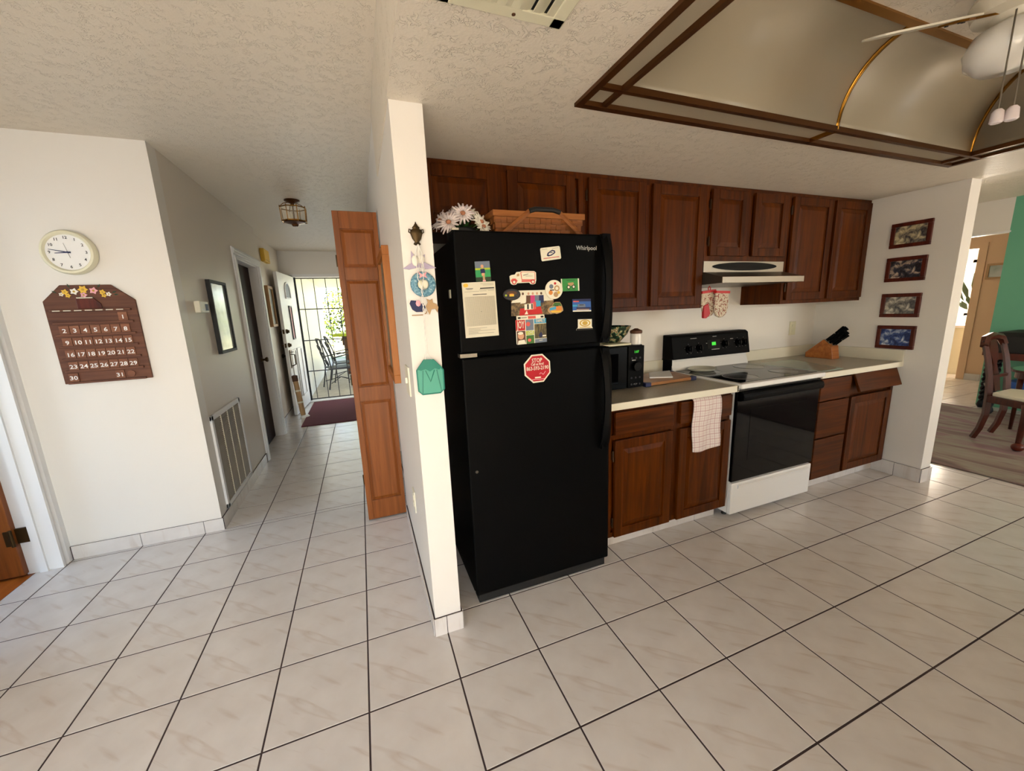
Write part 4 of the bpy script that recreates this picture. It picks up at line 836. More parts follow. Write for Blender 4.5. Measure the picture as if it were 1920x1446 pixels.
# ---------------------------------------------------------------- left wall: clock and wooden calendar
CC = Vector((-1.35, 1.734, 1.822))
r = thing('wall_clock', 'round cream wall clock above the wooden calendar', 'clock', (CC.x, CC.y, CC.z-.118))
G().lathe([(.11, 0), (.119, -.008), (.119, -.03), (.112, -.042), (.102, -.044), (.096, -.036), (.094, -.03), (0, -.03)], CC, 'y', 48).build('case', 'cream', r, smooth=True)
fc = G().lathe([(.095, -.029), (.095, -.031), (0, -.0312)], CC, 'y', 48).build('clock_face', 'white', r)
for k in range(1, 13):
    a = 2*PI*k/12; text(str(k), .021, CC+Vector((.078*math.sin(a), -.0318, .078*math.cos(a))), 'iron', fc, name='numeral')
def hand(ang, l_, w_, mat, nm, tail=.012, y=-.034):
    d_ = Vector((math.sin(ang), 0, math.cos(ang))); s_ = Vector((d_.z, 0, -d_.x)); c = CC+Vector((0, y, 0))
    p = [c-d_*tail-s_*w_, c-d_*tail+s_*w_, c+d_*l_+s_*w_*.4, c+d_*l_-s_*w_*.4]; o_ = Vector((0, .0012, 0))
    G().hexa(p, [q_+o_ for q_ in p]).build(nm, mat, r)
hand(2*PI*.782, .08, .0028, 'navy', 'minute_hand', y=-.0345); hand(2*PI*(8.78/12)+.03, .056, .0035, 'navy', 'hour_hand'); hand(-.2, .05, .0012, 'silver_print', 'second_hand', .03, -.0355)
G().cyl(CC+Vector((0, -.031, 0)), CC+Vector((0, -.038, 0)), .005, n=12).build('hub', 'navy', r)
r = thing('wooden_calendar', 'brown wooden perpetual calendar with white day numbers and painted flower basket', 'calendar', (-1.315, 1.73, 1.088))
WY = 1.7345
G().prism([(-1.433, 1.648), (-1.211, 1.648), (-1.113, 1.56), (-1.112, 1.089), (-1.517, 1.089), (-1.52, 1.56)], WY-.014, WY).build('board', 'walnut', r, bevel=.003)
for z in (1.506, 1.436, 1.368, 1.302, 1.231, 1.162, 1.094):
    box(-1.496, -1.138, WY-.028, WY-.012, z-.006, z+.006).build('rail', 'walnut', r, bevel=.002)
for k in range(7):
    x = -1.466+.0465*k; box(x-.016, x+.016, WY-.0295, WY-.0278, 1.5035, 1.5085).build('day_name_strip', 'paper', r)
rows = [(1.466, {6: 1}), (1.397, {k: 2+k for k in range(7)}), (1.329, {k: 9+k for k in range(7)}), (1.260, {k: 16+k for k in range(7)}), (1.191, {k: 23+k for k in range(7)}), (1.126, {0: 30, 5: 31})]
for z, ds in rows:
    for c, dnum in ds.items():
        x = -1.457+.0455*c
        if dnum == 30: x -= .012
        if dnum == 31: x = -1.258
        tl_ = box(x-.0215, x+.0215, WY-.020, WY-.0135, z-.025, z+.025).build('day_tile', 'walnut_tile', r, bevel=.0015)
        text(str(dnum), .032, (x, WY-.0206, z-.004), 'white', tl_, name='numeral', sx=1.15)
G().cyl((-1.205, WY-.013, 1.126), (-1.205, WY-.022, 1.126), .019, n=20).build('round_peg', 'walnut_tile', r)
g = G(); g.prism([(-1.375, 1.572), (-1.295, 1.572), (-1.268, 1.54), (-1.268, 1.515), (-1.375, 1.515)], WY-.020, WY-.0135); g.build('painted_basket', 'cherry', r, bevel=.002)
box(-1.37, -1.30, WY-.021, WY-.0135, 1.573, 1.579).build('basket_rim', 'paper', r)
for (x, z, rr_, m_, pc) in ((-1.335, 1.622, .024, 'yellow', 6), (-1.375, 1.612, .02, 'petal_white', 5), (-1.29, 1.615, .021, 'pink', 5), (-1.337, 1.592, .017, 'pink', 5), (-1.415, 1.61, .017, 'yellow', 5), (-1.405, 1.59, .014, 'yellow', 5), (-1.432, 1.597, .012, 'petal_white', 5), (-1.252, 1.606, .016, 'yellow', 5), (-1.248, 1.588, .014, 'yellow', 5), (-1.226, 1.594, .014, 'petal_white', 5)):
    pts = [(x+rr_*(1 if k % 2 == 0 else .62)*math.cos(PI*k/pc), z+rr_*(1 if k % 2 == 0 else .62)*math.sin(PI*k/pc)) for k in range(2*pc)]
    f = G().prism(pts, WY-.0165, WY-.0135).build('painted_flower', m_, r); G().cyl((x, WY-.0172, z), (x, WY-.016, z), rr_*.28, n=8).build('flower_center', 'gold', f)
for (x, z, a) in ((-1.45, 1.605, 2.6), (-1.39, 1.632, 1.9), (-1.27, 1.632, .9), (-1.205, 1.59, .1), (-1.21, 1.60, .5), (-1.31, 1.585, -.8), (-1.36, 1.585, -2.2)):
    d_ = Vector((math.cos(a), math.sin(a))); n_ = Vector((-d_.y, d_.x)); c = Vector((x, z)); G().prism([tuple(c), tuple(c+d_*.011+n_*.005), tuple(c+d_*.024), tuple(c+d_*.011-n_*.005)], WY-.0155, WY-.0135).build('painted_leaf', 'leaf_dark', r)

# ---------------------------------------------------------------- hall, left wall
HXW = -.915
def wall_frame(root, x, sgn, y0, y1, z0, z1, f, d_, fm, pm):
    g = G()
    for a in ((y0, y1, z0, z0+f), (y0, y1, z1-f, z1), (y0, y0+f, z0+f, z1-f), (y1-f, y1, z0+f, z1-f)): g.box(min(x, x+sgn*d_), max(x, x+sgn*d_), *a)
    g.build('frame', fm, root, bevel=.002); xx = sorted((x+sgn*.001, x+sgn*d_*.55)); box(xx[0], xx[1], y0+f, y1-f, z0+f, z1-f).build('print', pm, root)
r = thing('framed_picture', 'tall picture in thin black frame on the hall wall beside the thermostat', 'picture', (HXW, 2.47, 1.165)); wall_frame(r, HXW, 1, 2.275, 2.66, 1.165, 1.72, .022, .028, 'black_matte', 'hall_print')
r = thing('thermostat', 'white thermostat box on the hall wall', 'thermostat', (HXW, 2.05, 1.475))
box(HXW, HXW+.035, 1.975, 2.14, 1.475, 1.555).build('case', 'ivory', r, bevel=.006); box(HXW+.0345, HXW+.037, 2.075, 2.125, 1.49, 1.535).build('screen', 'slate', r); box(HXW+.0345, HXW+.038, 2.0, 2.05, 1.49, 1.50).build('button', 'white', r)
r = thing('return_air_grille', 'large white return air grille low on the hall wall', 'air grille', (HXW, 2.18, .095))
g = G(); y0, y1, z0, z1, f = 1.85, 2.515, .095, .778, .035
for a in ((y0, y1, z0, z0+f), (y0, y1, z1-f, z1), (y0, y0+f, z0, z1), (y1-f, y1, z0, z1)): g.box(HXW, HXW+.016, *a)
g.build('frame', 'trim_white', r, bevel=.003); box(HXW+.0005, HXW+.002, y0+f, y1-f, z0+f, z1-f).build('duct_back', 'brown', r)
g = G(); n = 44
for k in range(n):
    z = z0+f+(z1-z0-2*f)*(k+.5)/n; g.hexa([(HXW+.002, y0+f, z+.005), (HXW+.002, y1-f, z+.005), (HXW+.002, y1-f, z+.0065), (HXW+.002, y0+f, z+.0065)], [(HXW+.013, y0+f, z-.005), (HXW+.013, y1-f, z-.005), (HXW+.013, y1-f, z-.0035), (HXW+.013, y0+f, z-.0035)])
o = g.build('louvers', 'louver_grey', r); o['kind'] = 'stuff'
for k in range(1, 4): y = y0+f+(y1-y0-2*f)*k/4; box(HXW+.002, HXW+.015, y-.002, y+.002, z0+f, z1-f).build('divider', 'ivory', r)
r = thing('door_chime', 'yellowed door chime box high on the entry wall', 'door chime', (-.985, 4.85, 2.14)); box(-.985, -.935, 4.68, 4.98, 2.14, 2.30).build('cover', 'yellow', r, bevel=.006); box(-.936, -.932, 4.72, 4.94, 2.16, 2.165).build('slot', 'tan', r)
r = thing('framed_picture', 'picture in pale gold frame on the entry wall near the front door', 'picture', (-.985, 4.77, 1.30)); wall_frame(r, -.985, 1, 4.62, 4.93, 1.305, 1.835, .035, .04, 'tan', 'entry_print')
# entry: mat, bundle beside the door
g = box(-.755, .12, 4.28, 5.84, .0005, .011); r = tag(g.build('door_mat', 'mat_red', bevel=.003), 'dark red runner mat inside the front door', 'mat')
r = thing('rolled_bundle', 'tan rolled bundle with brown top leaning by the open front door', 'bundle', (-.80, 4.90, 0))
p0, p1 = Vector((-.795, 4.86, .03)), Vector((-.845, 4.93, .60))
G().tube([p0+(p1-p0)*k/8 for k in range(9)], [.032, .036, .034, .038, .035, .037, .034, .036, .033], 12).build('roll', 'tan', r, smooth='all')
for t_ in (.33, .62): c = p0+(p1-p0)*t_; G().tube([c-(p1-p0).normalized()*.012, c+(p1-p0).normalized()*.012], .040, 12).build('tie', 'ivory', r)
G().tube([p0+(p1-p0)*.86, p1, p1+Vector((0, 0, .008))], [.04, .04, .02], 12).build('brown_top', 'brown', r, smooth=True)
G().lathe([(.06, 0), (.065, .008), (.05, .03), (.03, .035)], (-.775, 4.85, .0), n=20).build('white_base', 'white', r, smooth=True)
# ceiling lantern
LC = Vector((-.335, 2.86, H))
r = thing('ceiling_lantern', 'brass flush-mount ceiling lantern with clear glass sides in the hall', 'ceiling light', tuple(LC+Vector((0, 0, -.23))))
G().lathe([(.062, 0), (.064, -.008), (.04, -.02), (.015, -.03), (.012, -.05)], LC, n=24).build('canopy', 'brass_dark', r, smooth=True)
N = 8; R1 = .108
hexr = lambda rad, z: [LC+Vector((rad*math.cos(2*PI*(k+.5)/N), rad*math.sin(2*PI*(k+.5)/N), z)) for k in range(N)]
for k in range(4):
    a = 2*PI*(2*k+.5)/N; G().tube([LC+Vector((.03*math.cos(a), .03*math.sin(a), -.02)), LC+Vector((.075*math.cos(a), .075*math.sin(a), -.035)), LC+Vector((R1*math.cos(a), R1*math.sin(a), -.066))], .003, 6).build('scroll_arm', 'brass', r)
for z, rad in ((-.066, R1), (-.18, R1*.95)): G().tube(hexr(rad, z), .005, 6, True).build('frame_ring', 'brass', r)
for k in range(N):
    t_, b_ = hexr(R1, -.066), hexr(R1*.95, -.18)
    G().tube([t_[k]+Vector((0, 0, .012)), t_[k], b_[k], b_[k]-Vector((0, 0, .008))], .0035, 6).build('frame_rod', 'brass', r)
    G().add([t_[k], t_[(k+1) % N], b_[(k+1) % N], b_[k]], [(0, 1, 2, 3)]).build('glass_pane', 'lantern_glass', r)
G().lathe([(.085, -.178), (.085, -.19), (.05, -.2), (.03, -.205), (.02, -.222), (.0, -.225)], LC, n=20).build('bottom_cap', 'brass_dark', r, smooth=True)
for k in range(3):
    a = 2*PI*k/3; c = LC+Vector((.035*math.cos(a), .035*math.sin(a), -.17)); G().cyl(c, c+Vector((0, 0, .06)), .011, n=10).build('candle_sleeve', 'ivory', r)
G().cyl(LC+Vector((0, 0, -.19)), LC+Vector((0, 0, -.03)), .006, n=8).build('center_stem', 'brass_dark', r)

# ---------------------------------------------------------------- bifold closet door and picture on the partition
r = thing('bifold_door', 'honey oak bifold closet door folded open across the hall', 'closet door', (.155, 1.42, 0))
for y0, nm in ((1.400, 'front_leaf'), (1.442, 'back_leaf')):
    x0, x1, st_ = .028, .282, .034; zz = [.012, .15, .857, .951, 1.631, 1.706, 1.933, 2.035]
    g = G(); g.box(x0, x0+st_, y0, y0+.034, zz[0], zz[-1]); g.box(x1-st_*.7, x1, y0, y0+.034, zz[0], zz[-1])
    for a, b_ in ((0, 1), (2, 3), (4, 5), (6, 7)): g.box(x0+st_, x1-st_*.7, y0, y0+.034, zz[a], zz[b_])
    lf = g.build(nm, 'honey', r, bevel=.002)
    for a, b_ in ((1, 2), (3, 4), (5, 6)):
        u0, u1, w0, w1 = x0+st_, x1-st_*.7, zz[a], zz[b_]; p = G(); p.box(u0, u1, y0+.011, y0+.024, w0, w1)
        e = .022; p.hexa([(u0+.005, y0+.011, w0+.005), (u1-.005, y0+.011, w0+.005), (u1-.005, y0+.011, w1-.005), (u0+.005, y0+.011, w1-.005)], [(u0+e, y0+.003, w0+e), (u1-e, y0+.003, w0+e), (u1-e, y0+.003, w1-e), (u0+e, y0+.003, w1-e)])
        p.build('panel', 'honey', lf)
for z in (.3, 1.0, 1.75): G().cyl((.026, 1.438, z-.035), (.026, 1.438, z+.035), .006, n=8).build('hinge', 'bronze', r)
r = thing('framed_picture', 'large picture in deep orange wood frame on the hall side of the partition', 'picture', (.29, 1.08, 1.05)); wall_frame(r, .29, -1, .84, 1.33, 1.05, 1.755, .045, .034, 'frame_orange', 'entry_print')

# ---------------------------------------------------------------- ornaments on the partition end
PY = .2465
r = thing('wall_hook', 'dark bronze urn-shaped wall hook on the partition end', 'hook', (.346, PY, 1.66), 'ornaments on the partition end')
st0 = len(G().v); g = G(); g.lathe([(.008, 0), (.014, .004), (.008, .012), (.016, .022), (.022, .040), (.021, .052), (.012, .058), (.014, .062), (.008, .068), (.003, .076), (.001, .082)], (0, 0, 0), n=20)
for i, v_ in enumerate(g.v): g.v[i] = Vector((.346+v_.x, PY-.008+v_.y*.4, 1.66+v_.z))
g.build('urn', 'bronze', r, smooth=True)
for s_ in (-1, 1): G().tube([(.346+s_*.018, PY-.008, 1.700), (.346+s_*.027, PY-.008, 1.706), (.346+s_*.025, PY-.008, 1.716), (.346+s_*.018, PY-.008, 1.713)], .0022, 6).build('urn_handle', 'bronze', r)
G().tube([(.346, PY-.012, 1.668), (.346, PY-.026, 1.660), (.346, PY-.03, 1.668)], .003, 6).build('hook_arm', 'bronze', r)
def loop(par, x, z0, z1, y): G().tube([(x-.012, y, z0), (x-.006, y, (z0+z1)/2), (.346, PY-.026, z1)], .0012, 4).build('hanging_cord', 'thread', par); G().tube([(x+.012, y, z0), (x+.006, y, (z0+z1)/2), (.346, PY-.026, z1)], .0012, 4).build('hanging_cord', 'thread', par)
r = thing('dove_ornament', 'lavender and white bird ornament with spread wings hanging on the partition end', 'ornament', (.348, PY, 1.575), 'ornaments on the partition end')
G().prism([(.287, 1.578), (.318, 1.597), (.322, 1.642), (.340, 1.612), (.372, 1.63), (.366, 1.602), (.385, 1.592), (.411, 1.581), (.375, 1.576), (.345, 1.583), (.31, 1.575)], PY-.006, PY-.002).build('wings', 'lavender', r, bevel=.001)
G().ball((.333, PY-.008, 1.606), .013, .005, .02, 10).build('dove', 'petal_white', r, smooth='all'); G().ball((.357, PY-.008, 1.612), .012, .005, .017, 10).build('dove', 'petal_white', r, smooth='all')
loop(r, .346, 1.62, 1.662, PY-.006)
r = thing('wreath_ornament', 'round blue wreath ornament with cream figures in its centre', 'ornament', (.356, PY, 1.473), 'ornaments on the partition end')
g = G(); g.tube([(.356+.034*math.cos(2*PI*k/28), PY-.009, 1.521+.033*math.sin(2*PI*k/28)) for k in range(28)], .0135, 8, True, flat=1); 
for i, v_ in enumerate(g.v): v_.y = PY-.009+(v_.y-(PY-.009))*.45
g.build('wreath_ring', 'wreath_blue', r, smooth='all'); G().ball((.347, PY-.007, 1.52), .012, .004, .017, 10).build('figure', 'cream', r, smooth='all'); G().ball((.364, PY-.007, 1.522), .012, .004, .016, 10).build('figure', 'ivory', r, smooth='all')
G().prism([(.338, 1.568), (.354, 1.556), (.372, 1.566), (.366, 1.553), (.372, 1.543), (.356, 1.55), (.342, 1.542), (.345, 1.554)], PY-.018, PY-.014).build('bow', 'pink', r); loop(r, .354, 1.555, 1.662, PY-.014)
r = thing('sleigh_ornament', 'dark blue sleigh ornament pulled by a pale reindeer', 'ornament', (.352, PY, 1.40), 'ornaments on the partition end')
G().prism([(.30, 1.452), (.306, 1.464), (.325, 1.462), (.338, 1.45), (.352, 1.452), (.358, 1.436), (.35, 1.42), (.322, 1.42), (.308, 1.43)], PY-.006, PY-.002).build('sleigh', 'navy', r, bevel=.001); G().tube([(.305, PY-.004, 1.408), (.345, PY-.004, 1.408), (.36, PY-.004, 1.415), (.362, PY-.004, 1.422)], .002, 5).build('runner', 'tan', r)
G().prism([(.36, 1.44), (.368, 1.455), (.364, 1.468), (.376, 1.462), (.386, 1.468), (.388, 1.452), (.40, 1.448), (.407, 1.436), (.402, 1.414), (.395, 1.43), (.38, 1.428), (.372, 1.408), (.364, 1.424)], PY-.006, PY-.002).build('reindeer', 'tan', r, bevel=.001); G().ball((.332, PY-.007, 1.452), .01, .004, .012, 8).build('rider', 'pink', r); loop(r, .352, 1.455, 1.662, PY-.004)
r = thing('fly_swatter', 'teal fly swatter hanging head down from a twisted white wire handle', 'fly swatter', (.353, PY, 1.10))
hd = [(.333, 1.238), (.369, 1.236), (.398, 1.203), (.404, 1.194), (.403, 1.118), (.388, 1.104), (.318, 1.104), (.304, 1.118), (.303, 1.20)]
G().prism(hd, PY-.022, PY-.0195).build('mesh_head', 'swatter_mesh', r); G().tube([(p[0], PY-.021, p[1]) for p in hd], .003, 6, True).build('head_rim', 'teal_plastic', r)
G().prism([(.333, 1.238), (.369, 1.236), (.396, 1.203), (.388, 1.197), (.372, 1.203), (.352, 1.192), (.336, 1.203), (.318, 1.198), (.306, 1.203)], PY-.0245, PY-.018).build('stiff_collar', 'teal_plastic', r)
G().tube([(.335, PY-.0225, 1.197), (.352, PY-.0225, 1.152), (.370, PY-.0225, 1.197)], .002, 5).build('rib', 'teal_plastic', r)
for a, b_ in (((.325, 1.197), (.318, 1.108)), ((.378, 1.197), (.392, 1.108))): G().tube([(a[0], PY-.0225, a[1]), (b_[0], PY-.0225, b_[1])], .002, 5).build('rib', 'teal_plastic', r)
for s_ in (-1, 1):
    pts = [(.338 if s_ < 0 else .364, PY-.021, 1.235), (.346+s_*.004, PY-.021, 1.262)]+[(.3475+.0028*math.cos(k*.9+(0 if s_ < 0 else PI)), PY-.022+.0028*math.sin(k*.9+(0 if s_ < 0 else PI)), 1.27+.0065*k) for k in range(36)]+[(.346+s_*.010, PY-.024, 1.54), (.346+s_*.012, PY-.026, 1.63), (.346, PY-.027, 1.664)]
    G().tube(pts, .0015, 5).build('wire', 'thread', r)

# ---------------------------------------------------------------- ceiling vent and fan
r = thing('ceiling_vent', 'cream louvered air register in the kitchen ceiling', 'vent', (.5, -.40, K-.02))
x0, x1, y0, y1 = .36, .688, -.57, -.238
g = G()
for a in ((x0, x1, y0, y0+.035), (x0, x1, y1-.035, y1), (x0, x0+.035, y0, y1), (x1-.035, x1, y0, y1)): g.box(*a, K-.008, K-.0005)
g.box(x0, x0+.21, y1-.09, y1-.03, K-.008, K-.0005)
g.build('frame', 'cream', r, bevel=.003); box(x0+.03, x1-.034, y0+.03, y1-.03, K-.002, K-.0006).build('duct_back', 'black_matte', r)
for k in range(5):
    x = x1-.028-.036*k; wd = .034
    g = G(); g.hexa([(x, y0+.03, K-.002), (x+.003, y0+.03, K-.002), (x+.003, y1-.03, K-.002), (x, y1-.03, K-.002)], [(x-wd, y0+.03, K-.014), (x-wd+.003, y0+.03, K-.014), (x-wd+.003, y1-.045, K-.014), (x-wd, y1-.045, K-.014)]); g.build('louver', 'cream', r)
for k in range(3): x = x0+.04+.025*k; box(x, x+.004, y1-.12, y1-.04, K-.016, K-.004).build('louver', 'cream', r)
G().cyl((x1-.135, y1-.016, K-.008), (x1-.135, y1-.016, K-.0095), .005, n=10).build('screw', 'brown', r)
FC = Vector((2.155, -.535, 0))
r = thing('ceiling_fan', 'white ceiling fan with glass globe light and two pull chains under the tray', 'ceiling fan', (FC.x, FC.y, 1.9))
G().lathe([(.075, tz-.008), (.08, tz-.02), (.06, tz-.05), (.095, tz-.06), (.11, tz-.09), (.10, tz-.13), (.06, tz-.14), (.05, tz-.16), (.07, tz-.17), (.068, tz-.19)], (FC.x, FC.y, 0), n=28).build('motor_housing', 'fan_white', r, smooth=True)
G().lathe([(.045, 2.245), (.09, 2.225), (.108, 2.185), (.10, 2.145), (.07, 2.118), (.0, 2.108)], (FC.x, FC.y, 0), n=28).build('glass_globe', 'globe', r, smooth='all')
a0 = math.radians(155)
for k in (0, 1, 2):
    a = a0+k*PI/2; Mr = Matrix.Translation((FC.x, FC.y, 2.285)) @ Matrix.Rotation(a, 4, 'Z') @ Matrix.Rotation(math.radians(7), 4, 'Y') @ Matrix.Rotation(math.radians(-21), 4, 'X')
    G().prism([(.14, -.045), (.18, -.056), (.39, -.062), (.425, -.05), (.44, -.02), (.44, .02), (.425, .05), (.39, .062), (.18, .056), (.14, .045)], -.003, .003, 'xy').xf(Mr).build('blade', 'fan_white', r, bevel=.001)
    g = G(); g.prism([(.06, -.012), (.13, -.012), (.17, -.035), (.2, -.035), (.2, .035), (.17, .035), (.13, .012), (.06, .012)], -.009, -.003, 'xy')
    bi = g.xf(Mr).build('blade_iron', 'brass', r)
    g = G()
    for (x, y) in ((.185, -.022), (.185, .022), (.155, 0)): g.cyl((x, y, -.012), (x, y, -.008), .005, n=8)
    g.xf(Mr).build('screw', 'black_matte', bi)
for x, y in ((2.045, -.572), (2.06, -.598)):
    ch = G().cyl((x, y, 1.965), (x, y, 2.235), .0022, n=6).build('pull_chain', 'steel', r)
    G().lathe([(.008, .04), (.014, .032), (.016, .004), (.012, 0)], (x, y, 1.927), n=12).build('pull_knob', 'petal', ch, smooth=True)

# ================================================================ dining room and passage
tag(G().box(4.49, 6.97, -1.6, 1.28, .0005, .012).build('area_rug', 'rug', bevel=.003), 'worn area rug in mauve, grey and green under the dining furniture', 'rug')
r = thing('dining_chair', 'dark wooden dining chair with pale green seat on the rug', 'chair', (5.68, .3, .0125))
RZ = .0125
for x in (5.515, 5.86):
    pts = [(x, .472, RZ+.009), (x, .44, .12), (x, .418, .26), (x, .422, .45), (x, .44, .62), (x, .47, .78), (x, .515, .95)]
    G().tube(pts, [.023, .024, .026, .027, .024, .023, .022], 4).build('back_leg', 'chair_wood', r)
for x, dx in ((5.37, -.012), (5.93, .012)):
    G().tube([(x, .155, .43), (x+dx, .135, .36), (x+dx*.5, .145, .22), (x-dx*.3, .152, .10), (x, .15, .06)], [.026, .034, .024, .018, .02], 8).build('front_leg', 'chair_wood', r, smooth='all')
    G().ball((x, .148, .0515), .04, .042, .038, 12).build('ball_foot', 'cherry', r, smooth='all')
seat = [(5.36, .11), (5.94, .11), (5.885, .425), (5.49, .425)]
G().prism(seat, .385, .445, 'xy').build('seat_rail', 'chair_wood', r, bevel=.004); G().prism([(5.385, .13), (5.915, .13), (5.86, .405), (5.515, .405)], .44, .478, 'xy').build('seat_cushion', 'ivory', r, bevel=.012)
G().tube([(5.50, .505, .90), (5.55, .52, .965), (5.69, .53, .985), (5.83, .52, .965), (5.875, .505, .90)], [.03, .034, .036, .034, .03], 6).build('crest_rail', 'chair_wood', r, smooth=True)
g = G(); g.prism([(5.64, .47), (5.735, .47), (5.75, .6), (5.715, .72), (5.77, .85), (5.74, .97), (5.635, .97), (5.605, .85), (5.66, .72), (5.625, .6)], .0, .012)
for v_ in g.v: v_.y += .425+(v_.z-.47)*.19
g.build('back_splat', 'chair_wood', r); box(5.52, 5.86, .43, .45, .60, .625).build('back_rail', 'chair_wood', r)
# spinet with twisted legs against the teal wall
r = thing('spinet', 'dark wooden spinet with black lid and twisted legs against the teal wall', 'piano', (6.95, .3, 0))
G().prism([(6.72, .80), (6.72, .87), (6.78, .945), (7.22, .945), (7.22, .72), (6.72, .72)], -.75, .92, 'xy') if False else None
g = G(); n = 5; pf = [(6.70, .72), (6.70, .90), (6.76, .945), (7.225, .945), (7.225, .72)]
g.add([(x, -.75, z) for x, z in pf]+[(x, .84, z) for x, z in pf], [list(range(n)), list(range(n, 2*n))]+[(i, (i+1) % n, n+(i+1) % n, n+i) for i in range(n)]); g.build('black_lid', 'black_matte', r, bevel=.01)
box(6.69, 7.225, -.74, .83, .645, .72).build('case_rail', 'cherry', r)
for (x, y) in ((6.76, .79), (7.12, .98), (6.76, -.68), (7.18, -.68)):
    zt = .65
    g = G()
    for ph in (0, PI): g.tube([(x+.016*math.cos(ph+k*.7), y+.016*math.sin(ph+k*.7), .09+.0125*k) for k in range(int((zt-.09)/.0125)+1)], .016, 6)
    g.build('twisted_leg', 'iron_black', r, smooth='all'); G().lathe([(.02, 0), (.036, .03), (.03, .06), (.02, .085)], (x, y, .0125 if x < 6.9 else 0), n=12).build('leg_foot', 'iron_black', r, smooth=True)
G().tube([(7.12, .98, .30), (6.95, .90, .29), (6.76, .79, .30)], .016, 6).build('stretcher', 'iron_black', r); G().box(7.04, 7.20, .83, 1.02, .645, .72).build('case_end', 'cherry', r)
box(6.78, 7.2, -.2, .72, .26, .40).build('lower_shelf', 'blue', r, label='blue cloth covered box under the spinet')
r = thing('oval_table', 'small oval table with teal reflection painted on its top beside the dining chair', 'table', (6.36, .36, .012))
G().prism(circle(6.36, .36, .30, 36, .20), .600, .622, 'xy').build('table_top', 'chair_wood', r, bevel=.004); G().prism(circle(6.36, .36, .285, 36, .185), .6215, .6245, 'xy').build('painted_reflection', 'teal_paint', r)  # inset coloured teal as a painted reflection of the dining wall
G().prism(circle(6.36, .36, .26, 36, .165), .535, .601, 'xy').build('apron', 'chair_wood', r)
for (x, y) in ((6.17, .28), (6.55, .28), (6.17, .44), (6.55, .44)): G().tube([(x, y, RZ), (x, y, .3), (x, y, .54)], [.014, .018, .022], 8).build('leg', 'chair_wood', r, smooth='all')
r = thing('framed_picture', 'small pale picture in gilt frame on the peach passage wall', 'picture', (9.15, 1.75, 1.565)); wall_frame(r, 9.15, -1, 1.64, 1.84, 1.565, 1.795, .03, .025, 'tan', 'hall_print')
r = thing('wash_stand', 'white shelf on a cream stand in the bright room past the passage', 'shelf', (9.75, 2.5, 0)); box(9.5, 10.1, 2.02, 3.2, .80, .84).build('shelf_top', 'white', r, bevel=.004); box(9.58, 10.05, 2.1, 3.15, 0, .80).build('stand', 'cream', r)
r = thing('potted_plant', 'leafy plant at the bright window past the passage', 'plant', (10.2, 2.25, .85))
G().lathe([(.06, 0), (.085, .005), (.1, .14), (.09, .14)], (9.95, 2.18, .841), n=16).build('pot', 'cream', r, smooth=True)
for k in range(34):
    c = Vector((9.95, 2.18, .97)); d_ = Vector((random.uniform(-1, 1), random.uniform(-1, 1), random.uniform(.6, 3.2))).normalized()*random.uniform(.25, .85); s_ = d_.cross(Vector((.3, .2, .1))).normalized()*.03; e_ = c+d_
    G().add([c+d_*.45, e_*.5+(c+d_*.45)*.5+s_, e_, e_*.5+(c+d_*.45)*.5-s_], [(0, 1, 2, 3)]).build('leaf', 'leaf_dark', r)

# ================================================================ porch and garden
struct(box(-1.2, 3.4, 6.02, 13, -.12, -.02).build('floor_porch', 'concrete')); struct(box(-1.1, -.86, 6.02, 11.2, -.05, 2.4).build('wall_porch', 'stucco')); struct(box(-1.1, 3.4, 6.02, 11.2, 2.2, 2.3).build('ceiling_porch', 'stucco'))
struct(box(.95, 3.4, 6.02, 6.1, -.05, 2.4).build('wall_porch_house', 'stucco'))
struct(G().box(-14, 14, 6.1, 40, -.16, -.125).build('ground', 'lawn'))
def iron_chair(label, x, y, rz):
    r = thing('patio_chair', label, 'chair', (x, y, -.02), 'iron patio chairs on the porch'); Mr = Matrix.Translation((x, y, -.02)) @ Matrix.Rotation(rz, 4, 'Z')
    def b_(g, nm, sm=True): return g.xf(Mr).build(nm, 'iron', r, smooth=sm)
    for sx_ in (-1, 1):
        b_(G().tube([(sx_*.24, .22, 0), (sx_*.23, .21, .40), (sx_*.25, .22, .64), (sx_*.26, .10, .67), (sx_*.25, -.2, .62)], .013, 6), 'front_leg')
        b_(G().tube([(sx_*.22, -.30, 0), (sx_*.22, -.22, .40), (sx_*.22, -.26, .7), (sx_*.18, -.34, .96)], .013, 6), 'back_post')
    b_(G().tube([(-.18, -.34, .96), (-.1, -.36, 1.0), (.1, -.36, 1.0), (.18, -.34, .96)], .014, 6), 'crest')
    b_(G().prism([(-.24, -.23), (.24, -.23), (.24, .23), (-.24, .23)], .40, .42, 'xy'), 'seat', False)
    for k in range(3):
        z = .52+.15*k; yy = -.235-.055*k; b_(G().tube([(.085*math.cos(2*PI*q/14), yy+.0-.02*math.sin(2*PI*q/14), z+.06*math.sin(2*PI*q/14)) for q in range(14)], .011, 6, True), 'back_scroll')
    b_(G().tube([(-.085, -.24, .45), (-.15, -.3, .7), (-.09, -.34, .97)], .01, 6), 'back_slat'); b_(G().tube([(.085, -.24, .45), (.15, -.3, .7), (.09, -.34, .97)], .01, 6), 'back_slat')
    b_(G().tube([(-.22, .2, .12), (0, 0, .2), (.22, -.25, .12)], .008, 6), 'brace'); b_(G().tube([(.22, .2, .12), (0, 0, .2), (-.22, -.25, .12)], .008, 6), 'brace')
iron_chair('ornate iron patio chair on the porch nearest the security gate', -.38, 7.35, -1.25)
iron_chair('ornate iron patio chair on the porch behind another iron chair', -.30, 8.15, -1.35)
r = thing('patio_table', 'olive green topped table on the porch beyond the iron chairs', 'table', (.15, 9.3, -.02))
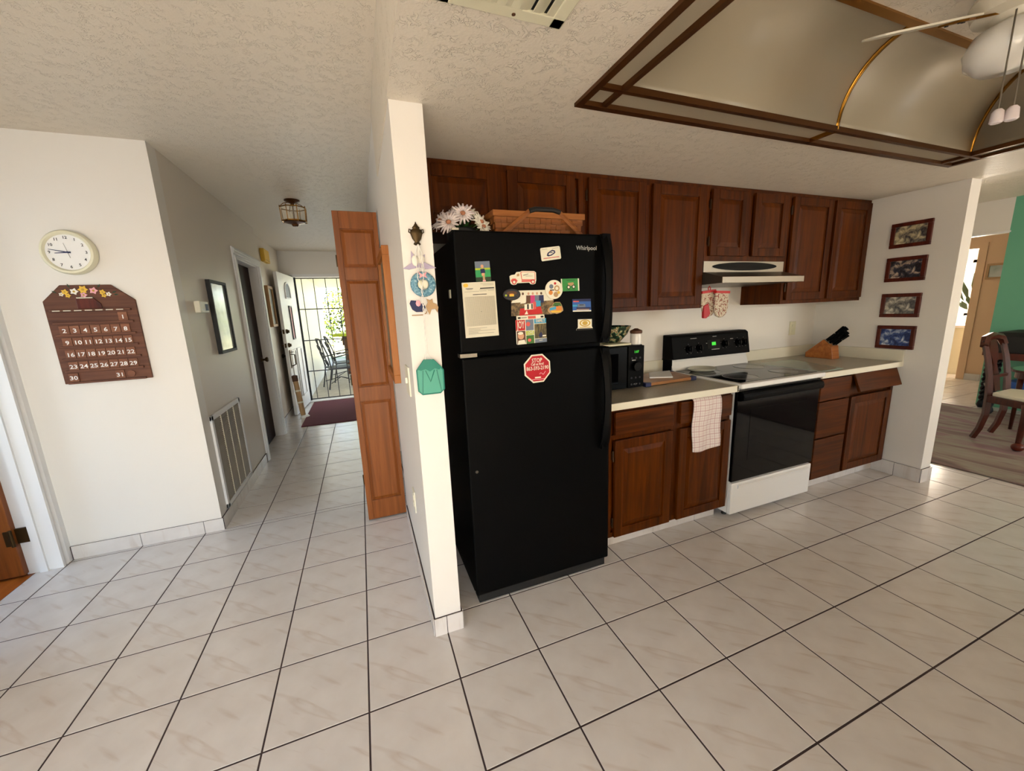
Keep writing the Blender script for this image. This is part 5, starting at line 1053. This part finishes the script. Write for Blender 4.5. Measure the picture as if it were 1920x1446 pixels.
G().prism([(-.55, 8.9), (.6, 8.8), (.75, 9.7), (-.3, 9.8)], .92, .99, 'xy').build('table_top', 'lime', r, bevel=.01); G().prism([(-.35, 9.0), (.5, 8.95), (.6, 9.6), (-.2, 9.65)], .70, .92, 'xy').build('apron', 'brown', r)
for (x, y) in ((-.28, 9.08), (.42, 9.02), (.5, 9.5), (-.15, 9.55)): box(x-.04, x+.04, y-.04, y+.04, -.02, .70).build('leg', 'brown', r)
def shrub(label, c, R_, hh, n, mats):
    r = thing('shrub', label, 'shrub', c, 'garden shrubs past the porch'); c = Vector(c)
    G().tube([c, c+Vector((.05, .02, hh*.5)), c+Vector((-.03, 0, hh*.9))], [.05, .04, .02], 6).build('trunk', 'brown', r)
    for mi, m_ in enumerate(mats):
        g = G()
        for k in range(n):
            d_ = Vector((random.gauss(0, 1), random.gauss(0, 1), random.gauss(0, 1))).normalized()*random.random()**.4; p = c+Vector((d_.x*R_, d_.y*R_, hh*.62+d_.z*hh*.42)); a = Vector((random.uniform(-1, 1), random.uniform(-1, 1), random.uniform(-.4, 1))).normalized()*.09; s_ = a.cross(Vector((random.uniform(-1, 1), .3, .5))).normalized()*.032
            g.add([p, p+a*.5+s_, p+a, p+a*.5-s_], [(0, 1, 2, 3)])
        o = g.build('foliage', m_, r); o['kind'] = 'stuff'
shrub('tall leafy shrub in the sun past the porch, dark and lime leaves', (-.25, 12.6, -.12), .8, 2.6, 700, ('leaf_dark', 'lime'))
shrub('broad pale green shrub at the garden edge', (1.3, 14.5, -.12), 1.4, 2.4, 900, ('leaf', 'lime'))
shrub('low rounded green shrub at the end of the porch wall', (-1.5, 13.6, -.12), .9, 1.5, 600, ('leaf', 'lime'))

# ================================================================ counter added behind the photographer, out of frame, to shade the right floor
r = thing('shade_counter', 'added unseen oak counter with laminate top, shading the open floor', 'cabinet', (2.3, -2.1, 0))
box(.95, 3.6, -2.4, -1.82, .1, .87).build('cabinet_body', 'oak', r); box(1.0, 3.55, -2.35, -1.9, 0, .1).build('toe_kick', 'grout', r); box(.92, 3.63, -2.43, -1.78, .87, .905).build('top_slab', 'laminate', r, bevel=.004)
for k in range(5): panel_door(r, .98+.52*k, 1.47+.52*k, .13, .84, -2.42)
